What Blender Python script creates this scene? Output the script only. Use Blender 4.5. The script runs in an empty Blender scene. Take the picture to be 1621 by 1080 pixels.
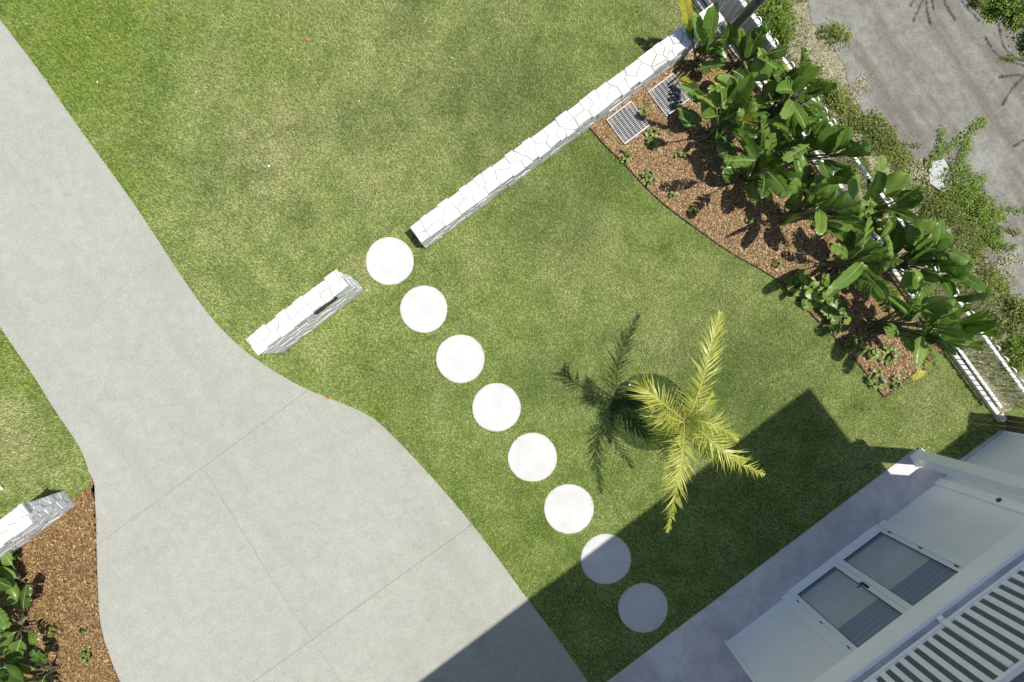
import bpy, math, random
import numpy as np
from mathutils import Vector, Matrix

# ------------------------------------------------------------------ camera, sky, sun, exposure
H = 11.0                       # camera height in metres
FPX = 1080.67                  # focal length in photo pixels (24 mm on 36 mm, 1621 px wide)
S = H / FPX                    # metres per photo pixel on the ground
scene = bpy.context.scene
col = scene.collection
cam_d = bpy.data.cameras.new("camera"); cam_d.lens = 24; cam_d.sensor_width = 36
cam_d.clip_start = 0.05; cam_d.clip_end = 500
cam = bpy.data.objects.new("camera", cam_d); cam.location = (0, 0, H); col.objects.link(cam)
scene.camera = cam
SUNDIR = Vector((0.272, -0.020, 0.96)).normalized()      # towards the sun
w = bpy.data.worlds.new("World"); scene.world = w; w.use_nodes = True
nt = w.node_tree; nt.nodes.clear()
sky = nt.nodes.new("ShaderNodeTexSky"); sky.sky_type = 'NISHITA'; sky.sun_disc = False
sky.sun_elevation = math.radians(74); sky.sun_rotation = math.radians(94)
bg = nt.nodes.new("ShaderNodeBackground"); bg.inputs[1].default_value = 0.108
wo = nt.nodes.new("ShaderNodeOutputWorld")
nt.links.new(sky.outputs[0], bg.inputs[0]); nt.links.new(bg.outputs[0], wo.inputs[0])
sd = bpy.data.lights.new("sun", 'SUN'); sd.energy = 4.9; sd.angle = math.radians(0.5); sd.color = (1.0, 0.955, 0.88)
so = bpy.data.objects.new("sun", sd); so.rotation_euler = SUNDIR.to_track_quat('Z', 'Y').to_euler(); so.location = (8, 0, 30)
col.objects.link(so)
vs = scene.view_settings; vs.view_transform = 'Standard'; vs.look = 'None'; vs.exposure = 0.24; vs.gamma = 1
scene.render.resolution_x = 1024; scene.render.resolution_y = 682

# ------------------------------------------------------------------ helpers
RS = np.random.RandomState(7)
random.seed(7)
UX, UY = 0.799, 0.602          # the house front runs along (u), n points into the house (photo y is down)
def P(px, py, z=0.0):
    k = 1 - z / H
    return Vector(((px - 810.5) * S * k, -(py - 540) * S * k, z))
def F(t, n, z=0.0):            # facade frame: t along the front, n into the house, in ground pixels
    x = t * UX + n * UY; y = -t * UY + n * UX
    return Vector((x * S, -y * S, z))
UW = Vector((UX, UY, 0)).normalized(); NW = Vector((UY, -UX, 0)).normalized(); ZW = Vector((0, 0, 1))

def mesh_obj(name, verts, faces, mats, parent=None, mi=None, smooth=False, tone=None):
    me = bpy.data.meshes.new(name)
    verts = np.asarray(verts, dtype=np.float32)
    if isinstance(faces, np.ndarray):
        n, k = faces.shape
        me.vertices.add(len(verts)); me.vertices.foreach_set("co", verts.ravel())
        me.loops.add(n * k); me.loops.foreach_set("vertex_index", faces.astype(np.int32).ravel())
        me.polygons.add(n); me.polygons.foreach_set("loop_start", np.arange(0, n * k, k, dtype=np.int32))
        me.polygons.foreach_set("loop_total", np.full(n, k, dtype=np.int32))
        me.update(calc_edges=True)
    else:
        me.from_pydata([tuple(v) for v in verts.tolist()], [], faces)
    if not isinstance(mats, (list, tuple)): mats = [mats]
    for m in mats: me.materials.append(m)
    if mi is not None: me.polygons.foreach_set("material_index", np.asarray(mi, dtype=np.int32))
    if smooth: me.polygons.foreach_set("use_smooth", np.ones(len(me.polygons), dtype=bool))
    if tone is not None:
        a = me.attributes.new("tone", 'FLOAT', 'POINT'); a.data.foreach_set("value", np.asarray(tone, dtype=np.float32))
    me.validate(); me.update()
    o = bpy.data.objects.new(name, me); col.objects.link(o)
    if parent: o.parent = parent
    return o

class MB:
    def __init__(s): s.v = []; s.f = []; s.m = []; s.t = []
    def add(s, vs, fs, m=0, tone=0.5):
        b = len(s.v); s.v += [tuple(v) for v in vs]; s.f += [tuple(b + i for i in f) for f in fs]
        s.m += [m] * len(fs); s.t += [tone] * len(vs)
    def box(s, o, ex, ey, ez, m=0, tone=0.5, bev=0.0):
        o = Vector(o)
        if bev <= 0:
            c = [o, o+ex, o+ex+ey, o+ey, o+ez, o+ex+ez, o+ex+ey+ez, o+ey+ez]
            fs = [(0,3,2,1),(4,5,6,7),(0,1,5,4),(1,2,6,5),(2,3,7,6),(3,0,4,7)]
            if ex.cross(ey).dot(ez) < 0: fs = [f[::-1] for f in fs]
            s.add(c, fs, m, tone); return
        a, b_, c_ = ex.normalized(), ey.normalized(), ez.normalized()
        la, lb, lc = ex.length, ey.length, ez.length
        def pt(i, j, k, w_):
            x = [0, la][i]; y = [0, lb][j]; z = [0, lc][k]
            if w_ != 0: x += bev if i == 0 else -bev
            if w_ != 1: y += bev if j == 0 else -bev
            if w_ != 2: z += bev if k == 0 else -bev
            return o + a*x + b_*y + c_*z
        vs = []; idx = {}
        for i in (0,1):
            for j in (0,1):
                for k in (0,1):
                    for w_ in (0,1,2):
                        idx[(i,j,k,w_)] = len(vs)
                        vs.append(pt(i,j,k,w_))
        fs = []
        for i in (0,1): fs.append([idx[(i,0,0,0)], idx[(i,1,0,0)], idx[(i,1,1,0)], idx[(i,0,1,0)]])
        for j in (0,1): fs.append([idx[(0,j,0,1)], idx[(1,j,0,1)], idx[(1,j,1,1)], idx[(0,j,1,1)]])
        for k in (0,1): fs.append([idx[(0,0,k,2)], idx[(1,0,k,2)], idx[(1,1,k,2)], idx[(0,1,k,2)]])
        for i in (0,1):
            for j in (0,1): fs.append([idx[(i,j,0,0)], idx[(i,j,1,0)], idx[(i,j,1,1)], idx[(i,j,0,1)]])
        for i in (0,1):
            for k in (0,1): fs.append([idx[(i,0,k,0)], idx[(i,1,k,0)], idx[(i,1,k,2)], idx[(i,0,k,2)]])
        for j in (0,1):
            for k in (0,1): fs.append([idx[(0,j,k,1)], idx[(1,j,k,1)], idx[(1,j,k,2)], idx[(0,j,k,2)]])
        for i in (0,1):
            for j in (0,1):
                for k in (0,1): fs.append([idx[(i,j,k,0)], idx[(i,j,k,1)], idx[(i,j,k,2)]])
        ctr = o + (ex + ey + ez) / 2
        out = []
        for f in fs:
            p = [vs[q] for q in f]
            nrm = (p[1]-p[0]).cross(p[2]-p[0]); mid = sum(p, Vector()) / len(p)
            out.append(f if nrm.dot(mid - ctr) > 0 else f[::-1])
        s.add(vs, out, m, tone)
    def tube(s, pts, rads, seg=8, m=0, tone=0.5, cap=True):
        pts = [Vector(p) for p in pts]; n = len(pts)
        if not hasattr(rads, '__len__'): rads = [rads] * n
        vs = []; fs = []
        ref = Vector((0.31, 0.17, 0.93))
        for i, p in enumerate(pts):
            d = (pts[min(i+1, n-1)] - pts[max(i-1, 0)]).normalized()
            r = ref if abs(d.dot(ref)) < 0.95 else Vector((1, 0, 0))
            a = d.cross(r).normalized(); b = d.cross(a).normalized()
            for j in range(seg):
                q = 2 * math.pi * j / seg
                vs.append(p + (a * math.cos(q) + b * math.sin(q)) * rads[i])
        for i in range(n - 1):
            for j in range(seg):
                a0 = i*seg + j; a1 = i*seg + (j+1) % seg
                fs.append((a0, a0 + seg, a1 + seg, a1))
        if cap: fs.append(tuple(range(seg))); fs.append(tuple((n-1)*seg + j for j in range(seg))[::-1])
        s.add(vs, fs, m, tone)
    def prism(s, poly, z0, z1, m=0, mside=None, tone=0.5):
        n = len(poly)
        a = sum(poly[i][0]*poly[(i+1) % n][1] - poly[(i+1) % n][0]*poly[i][1] for i in range(n))
        if a < 0: poly = poly[::-1]
        vs = [(p[0], p[1], z0) for p in poly] + [(p[0], p[1], z1) for p in poly]
        s.add(vs, [tuple(range(n, 2*n))], m, tone)
        s.add(vs, [(i, (i+1) % n, n + (i+1) % n, n + i) for i in range(n)], m if mside is None else mside, tone)
    def build(s, name, mats, parent=None, smooth=False):
        return mesh_obj(name, s.v, s.f, mats, parent, s.m, smooth, s.t)

def tag(o, label=None, cat=None, group=None, kind=None):
    if label: o["label"] = label
    if cat: o["category"] = cat
    if group: o["group"] = group
    if kind: o["kind"] = kind
    return o
def empty(name, loc, label, cat, group=None):
    o = bpy.data.objects.new(name, None); o.location = loc; o.empty_display_size = 0.2; col.objects.link(o)
    o["_off"] = 1; del o["_off"]
    return tag(o, label, cat, group)
def adopt(parent, *objs):      # parts are modelled in world coordinates; keep them there under the thing
    for o in objs:
        o.parent = parent; o.matrix_parent_inverse = Matrix.Translation(-Vector(parent.location))
def inpoly(x, y, poly):
    x = np.asarray(x); y = np.asarray(y); r = np.zeros(x.shape, bool); n = len(poly)
    for i in range(n):
        x0, y0 = poly[i][0], poly[i][1]; x1, y1 = poly[(i+1) % n][0], poly[(i+1) % n][1]
        if y0 == y1: continue
        c = ((y0 > y) != (y1 > y)) & (x < (x1 - x0) * (y - y0) / (y1 - y0) + x0)
        r ^= c
    return r
def smoothpoly(pts, it=2, closed=False):
    for _ in range(it):
        q = []; n = len(pts)
        rng = range(n) if closed else range(n - 1)
        if not closed: q.append(pts[0])
        for i in rng:
            a = pts[i]; b = pts[(i+1) % n]
            q.append((a[0]*.75 + b[0]*.25, a[1]*.75 + b[1]*.25)); q.append((a[0]*.25 + b[0]*.75, a[1]*.25 + b[1]*.75))
        if not closed: q.append(pts[-1])
        pts = q
    return pts
def G(pts): return [(P(a, b)[0], P(a, b)[1]) for a, b in pts]

# ------------------------------------------------------------------ materials
def newmat(name):
    m = bpy.data.materials.new(name); m.use_nodes = True; n = m.node_tree.nodes; n.clear()
    out = n.new("ShaderNodeOutputMaterial"); b = n.new("ShaderNodeBsdfPrincipled")
    m.node_tree.links.new(b.outputs[0], out.inputs[0]); return m, m.node_tree, b, out
class N:
    def __init__(s, t): s.t = t
    def new(s, k, **kw):
        n = s.t.nodes.new(k)
        for a, v in kw.items(): setattr(n, a, v)
        return n
    def link(s, a, b): s.t.links.new(a, b)
    def pos(s): return s.new("ShaderNodeNewGeometry").outputs["Position"]
    def noise(s, scale, detail=4, rough=0.55, vec=None, dist=0.0):
        n = s.new("ShaderNodeTexNoise"); n.inputs["Scale"].default_value = scale; n.inputs["Detail"].default_value = detail
        n.inputs["Roughness"].default_value = rough; n.inputs["Distortion"].default_value = dist
        s.link(vec if vec is not None else s.pos(), n.inputs["Vector"]); return n.outputs["Fac"]
    def vor(s, scale, feature='F1', out="Distance", vec=None):
        n = s.new("ShaderNodeTexVoronoi"); n.feature = feature; n.inputs["Scale"].default_value = scale
        s.link(vec if vec is not None else s.pos(), n.inputs["Vector"]); return n.outputs[out]
    def ramp(s, fac, stops):
        n = s.new("ShaderNodeValToRGB"); e = n.color_ramp.elements
        while len(e) < len(stops): e.new(0.5)
        for i, (p, c) in enumerate(stops):
            e[i].position = p; e[i].color = (c[0], c[1], c[2], 1) if hasattr(c, '__len__') else (c, c, c, 1)
        s.link(fac, n.inputs[0]); return n.outputs[0]
    def mix(s, fac, a, b, mode='MIX'):
        n = s.new("ShaderNodeMix", data_type='RGBA', blend_type=mode)
        for i, v in ((0, fac), (6, a), (7, b)):
            if hasattr(v, 'is_linked') or hasattr(v, 'node'): s.link(v, n.inputs[i])
            elif i == 0: n.inputs[0].default_value = v
            else: n.inputs[i].default_value = (v[0], v[1], v[2], 1)
        return n.outputs[2]
    def math(s, op, a, b=0.0, clamp=False):
        n = s.new("ShaderNodeMath", operation=op); n.use_clamp = clamp
        for i, v in ((0, a), (1, b)):
            if hasattr(v, 'node'): s.link(v, n.inputs[i])
            else: n.inputs[i].default_value = v
        return n.outputs[0]
    def attr(s, name="tone"):
        n = s.new("ShaderNodeAttribute"); n.attribute_name = name; return n.outputs["Fac"]
    def bump(s, h, strength, dist, bsdf):
        n = s.new("ShaderNodeBump"); n.inputs["Strength"].default_value = strength; n.inputs["Distance"].default_value = dist
        s.link(h, n.inputs["Height"]); s.link(n.outputs[0], bsdf.inputs["Normal"])
    def mapping(s, rotz=0, scale=(1, 1, 1)):
        n = s.new("ShaderNodeMapping"); n.inputs["Rotation"].default_value = (0, 0, rotz); s.link(s.pos(), n.inputs["Vector"])
        n2 = s.new("ShaderNodeMapping"); n2.inputs["Scale"].default_value = scale; s.link(n.outputs[0], n2.inputs["Vector"]); return n2.outputs[0]

def simple(name, c, rough=0.6, var=0.08, scale=6, bump=0.0, bscale=60, metal=0.0, spec=0.5):
    m, t, b, o = newmat(name); k = N(t)
    f = k.noise(scale, 5)
    k.link(k.ramp(f, [(0.3, [x*(1-var) for x in c]), (0.7, [min(1, x*(1+var)) for x in c])]), b.inputs["Base Color"])
    b.inputs["Roughness"].default_value = rough; b.inputs["Metallic"].default_value = metal
    b.inputs["Specular IOR Level"].default_value = spec
    if bump: k.bump(k.noise(bscale, 4), bump, 0.004, b)
    return m

# lawn colour, shared by the turf sheet and the blades
# (px, py, radius px, strength)
TAN = [(620,120,260,.38),(420,330,160,.30),(440,215,95,.75),(600,270,60,.6),(420,300,50,.6),(700,90,80,.3),(930,400,90,.4),(1060,540,60,.65),(20,690,60,.7),(70,740,50,.5),
       (1090,15,55,.7),(1080,715,40,.6),(560,440,28,.8),(500,545,40,.45),(1390,745,60,.5),(1300,560,80,.25),(1470,640,60,.5),
       (1020,470,60,.3),(350,120,60,.4),(480,25,60,.4),(760,410,50,.3),(330,430,40,.3),(810,280,40,.4),(1150,480,70,.3)]
DRK = [(322,268,36,.45),(300,240,26,.4),(490,215,34,.45),(540,200,35,.5),(610,175,40,.4),(820,150,100,.55),(730,130,60,.5),(640,10,40,.5),(250,490,50,.5),
       (400,260,30,.5),(860,330,80,.5),(1170,600,90,.6),(880,600,70,.4),(640,600,60,.3),(940,270,60,.5),(300,570,50,.3),(680,470,50,.3),(560,320,30,.4),
       (1240,650,60,.4),(1040,80,50,.4),(480,330,30,.5)]
LUSH = [(120,60,140,.9),(250,40,80,.5),(180,280,70,.6),(30,560,60,.8),(110,680,60,.5),(440,60,90,.5),(600,640,60,.4),(820,830,90,.4),(960,250,60,.4),(740,760,50,.4)]
def lawn_color(k, blade):
    pos = k.pos()
    # wobble the position so the patches are irregular
    nz = k.new("ShaderNodeTexNoise"); nz.inputs["Scale"].default_value = 1.0; nz.inputs["Detail"].default_value = 5; k.link(pos, nz.inputs["Vector"])
    sub = k.new("ShaderNodeVectorMath", operation='SUBTRACT'); k.link(nz.outputs["Color"], sub.inputs[0]); sub.inputs[1].default_value = (.5, .5, .5)
    scl = k.new("ShaderNodeVectorMath", operation='SCALE'); k.link(sub.outputs[0], scl.inputs[0]); scl.inputs["Scale"].default_value = 1.7
    add = k.new("ShaderNodeVectorMath", operation='ADD'); k.link(pos, add.inputs[0]); k.link(scl.outputs[0], add.inputs[1])
    fl = k.new("ShaderNodeVectorMath", operation='MULTIPLY'); k.link(add.outputs[0], fl.inputs[0]); fl.inputs[1].default_value = (1, 1, 0)
    def blobs(lst):
        tot = None
        for (px, py, r, s_) in lst:
            p = P(px, py)
            d = k.new("ShaderNodeVectorMath", operation='DISTANCE'); k.link(fl.outputs[0], d.inputs[0]); d.inputs[1].default_value = (p[0], p[1], 0)
            mr = k.new("ShaderNodeMapRange", interpolation_type='SMOOTHSTEP'); k.link(d.outputs["Value"], mr.inputs[0])
            mr.inputs[1].default_value = 0; mr.inputs[2].default_value = r * S * 1.7; mr.inputs[3].default_value = s_; mr.inputs[4].default_value = 0
            tot = mr.outputs[0] if tot is None else k.math('MAXIMUM', tot, mr.outputs[0])
        return tot
    med = k.noise(2.2, 7, 0.62, pos)
    fine = k.noise(14, 5, 0.6, pos)
    base = k.ramp(med, [(0.28, (.320, .415, .130)), (0.5, (.490, .575, .225)), (0.72, (.660, .690, .350))])
    c = k.mix(blobs(LUSH), base, (.360, .470, .085))
    tanf = k.math('MULTIPLY', blobs(TAN), k.ramp(fine, [(0.30, 0.6), (0.62, 1.0)]))
    c = k.mix(tanf, c, (.780, .690, .460))
    drf = k.math('MULTIPLY', blobs(DRK), k.ramp(fine, [(0.30, 1.0), (0.70, 0.65)]))
    c = k.mix(drf, c, (.165, .235, .095))
    wild = k.noise(1.05, 6, 0.62, pos, 1.2)
    c = k.mix(k.ramp(wild, [(0.52, 0.0), (0.64, 0.42)]), c, (.230, .325, .105))
    c = k.mix(k.ramp(wild, [(0.34, 0.40), (0.44, 0.0)]), c, (.640, .610, .350))
    c = k.mix(k.ramp(fine, [(0.35, 0.18), (0.65, 0.0)]), c, (.230, .300, .095))
    tuft = k.noise(34, 3, 0.6, pos)
    c = k.mix(1.0, c, k.ramp(tuft, [(0.34, (.86,.88,.84)), (0.52, (1.0,1.0,1.0)), (0.68, (1.13,1.11,1.08))]), 'MULTIPLY')
    if blade:
        c = k.mix(1.0, c, k.ramp(k.attr(), [(0.0, (.70, .76, .62)), (0.45, (1.0, 1.04, .92)), (0.8, (1.22, 1.22, 1.1)), (1.0, (1.35, 1.3, 1.3))]), 'MULTIPLY')
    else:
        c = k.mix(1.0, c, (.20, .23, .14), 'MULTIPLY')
    return c
def grass_mats():
    m, t, b, o = newmat("lawn_turf"); k = N(t)
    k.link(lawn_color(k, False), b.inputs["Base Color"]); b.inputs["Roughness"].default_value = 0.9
    b.inputs["Specular IOR Level"].default_value = 0.15
    k.bump(k.noise(90, 4), 0.7, 0.01, b)
    m2, t2, b2, o2 = newmat("grass_blade"); k = N(t2); c = lawn_color(k, True)
    k.link(c, b2.inputs["Base Color"]); b2.inputs["Roughness"].default_value = 0.55; b2.inputs["Specular IOR Level"].default_value = 0.25
    tr = k.new("ShaderNodeBsdfTranslucent"); k.link(c, tr.inputs[0]); mx = k.new("ShaderNodeMixShader"); mx.inputs[0].default_value = 0.2
    k.link(b2.outputs[0], mx.inputs[1]); k.link(tr.outputs[0], mx.inputs[2]); k.link(mx.outputs[0], o2.inputs[0])
    return m, m2
M_TURF, M_BLADE = grass_mats()

def leafmat(name, lo, mid, hi, rough=0.4, trans=0.3, use_tone=False, nscale=5, bumpy=0.25, spec=0.45, back=None):
    m, t, b, o = newmat(name); k = N(t)
    if use_tone: f = k.attr()
    else:
        oi = k.new("ShaderNodeObjectInfo").outputs["Random"]
        f = k.math('ADD', k.math('MULTIPLY', oi, 0.6), k.math('MULTIPLY', k.noise(nscale, 4), 0.4))
    c = k.ramp(f, [(0.15, lo), (0.5, mid), (0.88, hi)])
    if back is not None:
        c = k.mix(k.new("ShaderNodeNewGeometry").outputs["Backfacing"], c, back)
    k.link(c, b.inputs["Base Color"]); b.inputs["Roughness"].default_value = rough; b.inputs["Specular IOR Level"].default_value = spec
    if bumpy: k.bump(k.noise(40, 4), bumpy, 0.004, b)
    tr = k.new("ShaderNodeBsdfTranslucent"); cc = k.mix(1.0, c, (1.25, 1.5, .5), 'MULTIPLY'); k.link(cc, tr.inputs[0])
    mx = k.new("ShaderNodeMixShader"); mx.inputs[0].default_value = trans
    k.link(b.outputs[0], mx.inputs[1]); k.link(tr.outputs[0], mx.inputs[2]); k.link(mx.outputs[0], o.inputs[0])
    return m
M_PADDLE = leafmat("paddle_leaf", (.045,.092,.016), (.105,.190,.028), (.215,.305,.070), 0.32, 0.28)
M_PADDLE_Y = leafmat("yellow_paddle_leaf", (.28,.30,.03), (.36,.36,.04), (.42,.36,.05), 0.5, 0.3)
M_RIB = simple("leaf_midrib", (.20,.26,.09), 0.5, .1)
M_STEM = simple("leaf_stalk", (.13,.135,.065), 0.55, .4, 5)
M_DRY = simple("dry_leaf_sheath", (.22,.16,.10), 0.8, .3, 9)
M_ROUND = leafmat("round_leaf", (.07,.13,.02), (.13,.20,.03), (.21,.28,.05), 0.4, 0.25, True)
M_PALM = leafmat("palm_leaflet", (.17,.23,.025), (.33,.37,.05), (.50,.47,.12), 0.42, 0.25, True, bumpy=0)
M_RACHIS = simple("palm_rachis", (.42,.40,.10), 0.45, .15)
M_TRUNK = simple("palm_trunk", (.14,.15,.07), 0.7, .3, 12, 0.4)
M_WEED = leafmat("weed_leaf", (.06,.085,.016), (.145,.185,.030), (.28,.31,.070), 0.5, 0.25, True, bumpy=0)
M_STRAW = leafmat("dry_grass", (.13,.15,.05), (.34,.32,.17), (.60,.56,.40), 0.8, 0.15, True, bumpy=0)
M_LUSHW = leafmat("lush_grass", (.06,.11,.01), (.13,.20,.02), (.22,.30,.04), 0.5, 0.25, True, bumpy=0)
M_GCOVER = leafmat("ground_cover", (.030,.055,.008), (.065,.110,.013), (.13,.18,.030), 0.8, 0.15, True, bumpy=0)

def concrete_drive():
    m, t, b, o = newmat("driveway_concrete"); k = N(t)
    big = k.noise(0.5, 6, 0.6); mid = k.noise(5, 6, 0.65); sp = k.noise(62, 3, 0.7); v = k.vor(34)
    c = k.ramp(big, [(0.3, (.282,.287,.246)), (0.7, (.335,.339,.296))])
    c = k.mix(0.4, c, k.ramp(mid, [(0.32, (.250,.256,.216)), (0.68, (.362,.366,.320))]))
    c = k.mix(k.ramp(sp, [(0.33, 0.55), (0.47, 0.0)]), c, (.20,.20,.18))
    c = k.mix(k.ramp(sp, [(0.55, 0.0), (0.70, 0.5)]), c, (.48,.48,.44))
    tyre = k.noise(.9, 5, .6, k.mapping(math.radians(54), (.25, 1.5, 1)))
    c = k.mix(k.ramp(tyre, [(0.52, 0.0), (0.70, 0.32)]), c, (.225,.228,.195))
    c = k.mix(k.ramp(k.noise(1.7, 7, .75), [(0.56, 0.0), (0.70, 0.30)]), c, (.375,.377,.355))
    c = k.mix(k.ramp(k.noise(2.6, 6, .7), [(0.28, 0.45), (0.40, 0.0)]), c, (.212,.210,.184))
    spk = k.math('MULTIPLY', k.ramp(v, [(0.10, 1.0), (0.18, 0.0)]), k.ramp(k.noise(9, 3), [(0.5, 0.0), (0.62, 0.8)]))
    c = k.mix(spk, c, (.09,.09,.085))
    k.link(c, b.inputs["Base Color"]); b.inputs["Roughness"].default_value = 0.85; b.inputs["Specular IOR Level"].default_value = 0.2
    k.bump(sp, 0.35, 0.003, b); return m
M_DRIVE = concrete_drive()
def concrete_old():
    m, t, b, o = newmat("old_concrete"); k = N(t)
    ang = math.radians(54)
    st = k.noise(1.6, 6, 0.62, k.mapping(ang, (0.22, 1.5, 1))); fine = k.noise(38, 5, 0.7); mid = k.noise(5, 6, 0.65)
    c = k.ramp(mid, [(0.3, (.135,.134,.115)), (0.7, (.235,.232,.203))])
    c = k.mix(k.ramp(st, [(0.46, 0.0), (0.60, 0.85)]), c, (.125,.108,.093))
    c = k.mix(k.ramp(fine, [(0.36, 0.55), (0.5, 0.0)]), c, (.115,.108,.092))
    c = k.mix(k.ramp(fine, [(0.55, 0.0), (0.72, 0.6)]), c, (.33,.315,.27))
    c = k.mix(k.ramp(k.noise(1.1, 5, 0.7), [(0.55, 0.0), (0.7, 0.35)]), c, (.30,.31,.29))
    k.link(c, b.inputs["Base Color"]); b.inputs["Roughness"].default_value = 0.9; b.inputs["Specular IOR Level"].default_value = 0.15
    k.bump(fine, 0.5, 0.005, b); return m
M_OLD = concrete_old()
def paving_mat():
    m, t, b, o = newmat("paving_render"); k = N(t)
    big = k.noise(1.4, 7, 0.68, dist=0.6); fine = k.noise(60, 4)
    c = k.ramp(big, [(0.34, (.42,.405,.415)), (0.5, (.55,.53,.535)), (0.66, (.66,.64,.64))])
    c = k.mix(k.ramp(k.noise(5, 7, .7, dist=1.0), [(0.40, .5), (0.5, 0)]), c, (.42,.40,.42))
    c = k.mix(k.ramp(fine, [(0.3, .25), (0.5, 0)]), c, (.3,.3,.3))
    k.link(c, b.inputs["Base Color"]); b.inputs["Roughness"].default_value = 0.7; k.bump(fine, 0.2, 0.002, b); return m
M_PAVE = paving_mat()
def stone_white(name, base=.80, var=True):
    m, t, b, o = newmat(name); k = N(t)
    c = k.ramp(k.attr(), [(0.0, (base*.84, base*.81, base*.74)), (0.12, (base*.95, base*.96, base*.96)), (1.0, (base*1.06, base*1.06, base*1.06))])
    c = k.mix(k.ramp(k.noise(7, 6, .7), [(0.35, .22), (0.55, 0)]), c, (base*.72, base*.70, base*.64))
    k.link(c, b.inputs["Base Color"]); b.inputs["Roughness"].default_value = 0.75; b.inputs["Specular IOR Level"].default_value = 0.3
    k.bump(k.noise(28, 6, .65), 0.55, 0.012, b); return m
M_STONE = stone_white("white_painted_stone", .64)
M_MORTAR = simple("painted_mortar", (.60,.595,.58), 0.9, .2, 30, .5)
def step_mat():
    m, t, b, o = newmat("white_stepping_stone"); k = N(t)
    c = k.ramp(k.noise(3.0, 6, .6), [(0.3, (.430,.430,.420)), (0.7, (.525,.525,.517))])
    c = k.mix(k.ramp(k.noise(120, 3), [(0.28, .6), (0.36, 0)]), c, (.40,.40,.38))
    k.link(c, b.inputs["Base Color"]); b.inputs["Roughness"].default_value = 0.8; k.bump(k.noise(90, 3), .2, .003, b); return m
M_STEP = step_mat()
def mulch_mat(name, a, b_, c_):
    m, t, b, o = newmat(name); k = N(t)
    f = k.noise(45, 5, .7); 
    k.link(k.ramp(f, [(0.3, a), (0.5, b_), (0.72, c_)]), b.inputs["Base Color"]); b.inputs["Roughness"].default_value = 0.95
    b.inputs["Specular IOR Level"].default_value = 0.1; k.bump(f, 0.9, 0.02, b); return m
M_MULCH = mulch_mat("mulch_bed", (.045,.028,.016), (.13,.080,.045), (.26,.175,.105))
def chipmat(name, stops):
    m, t, b, o = newmat(name); k = N(t); k.link(k.ramp(k.attr(), stops), b.inputs["Base Color"])
    b.inputs["Roughness"].default_value = 0.85; b.inputs["Specular IOR Level"].default_value = 0.2; return m
M_CHIP = chipmat("bark_chip_pale", [(0, (.10,.058,.026)), (.45, (.30,.195,.100)), (.8, (.48,.34,.19)), (1, (.70,.56,.36))])
M_CHIP2 = chipmat("bark_chip_tan", [(0, (.085,.048,.020)), (.5, (.25,.155,.068)), (.85, (.43,.29,.135)), (1, (.64,.48,.26))])
M_SOIL = mulch_mat("verge_soil", (.16,.14,.09), (.32,.29,.21), (.48,.44,.34))
M_WHITE = simple("white_paint", (.84,.845,.85), 0.4, .03, 3)
M_FRAME = simple("white_door_frame", (.90,.89,.90), 0.35, .02, 3)
M_WALL = simple("pale_render_wall", (.89,.865,.855), 0.7, .04, 1.5, .15, 120)
M_CLAD = simple("white_boards", (.76,.765,.77), 0.35, .03, 2)
M_DARK = simple("black_metal", (.015,.015,.016), 0.4, .1)
M_GALV = simple("galvanised_steel", (.30,.31,.33), 0.45, .15, 20, metal=.35)
M_EDGE = simple("rusty_edging", (.060,.035,.022), 0.8, .3, 12)
M_POLE = simple("grey_green_pole", (.085,.095,.080), 0.35, .2, 6)
M_TIMBER = simple("weathered_timber", (.10,.075,.05), 0.85, .3, 14, .4)
M_PLINTH = simple("concrete_plinth", (.50,.49,.46), 0.85, .15, 10, .4)
M_PIT_SHADE = simple("pit_shade", (.03,.028,.025), 0.95, .2)
M_DECK = simple("dark_balcony_tile", (.17,.175,.175), 0.7, .12, 8, .1)
M_BLIND = simple("blind_fabric", (.88,.87,.91), 0.8, .04, 2)
M_BLIND2 = simple("pleated_blind", (.50,.54,.68), 0.6, .05, 2)
M_JOINT = simple("joint_line", (.18,.175,.155), 0.9, .2)
M_PANEL = simple("privacy_panel", (.52,.52,.51), 0.5, .05, 3)
def glassmat():
    m, t, b, o = newmat("window_glass"); k = N(t)
    g = k.new("ShaderNodeBsdfGlossy"); g.inputs["Roughness"].default_value = 0.02; g.inputs[0].default_value = (.9,.95,1,1)
    tr = k.new("ShaderNodeBsdfTransparent"); tr.inputs[0].default_value = (.93,.96,.97,1)
    fr = k.new("ShaderNodeFresnel"); fr.inputs[0].default_value = 1.5
    mx = k.new("ShaderNodeMixShader"); k.link(k.math('ADD', fr.outputs[0], 0.04, True), mx.inputs[0])
    k.link(tr.outputs[0], mx.inputs[1]); k.link(g.outputs[0], mx.inputs[2]); k.link(mx.outputs[0], o.inputs[0]); return m
M_GLASS = glassmat()

# ------------------------------------------------------------------ ground outlines (photo pixels at ground level)
DR_R = [(-260,-350),(-60,-55),(0,31),(59,107),(104,172),(148,234),(207,314),(262,398),(307,467),(344,515),(392,560),(447,596),(487,617),
        (522,631),(586,656),(620,688),(655,724),(690,762),(714,790),(747,829),(780,872),(836,950),(878,1003),(930,1078),(1010,1190),(1120,1345)]
DR_L = [(100,1345),(215,1130),(189,1077),(167,1023),(157,976),(153,897),(153,819),(149,782),(142,749),(131,715),(113,687),(82,642),(56,598),(29,560),(0,517),(-60,428),(-560,-350)]
DRIVE = smoothpoly(DR_R, 3) + smoothpoly(DR_L, 3)
BED_L = smoothpoly([(933,203),(960,234),(990,262),(1018,294),(1050,324),(1091,355),(1154,400),(1206,428),(1246,454),(1270,484),(1297,511),(1332,545),(1372,593),(1398,629)], 1)
BED = BED_L + [(1461,577),(1497,553),(1140,60),(1060,105)]
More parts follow.
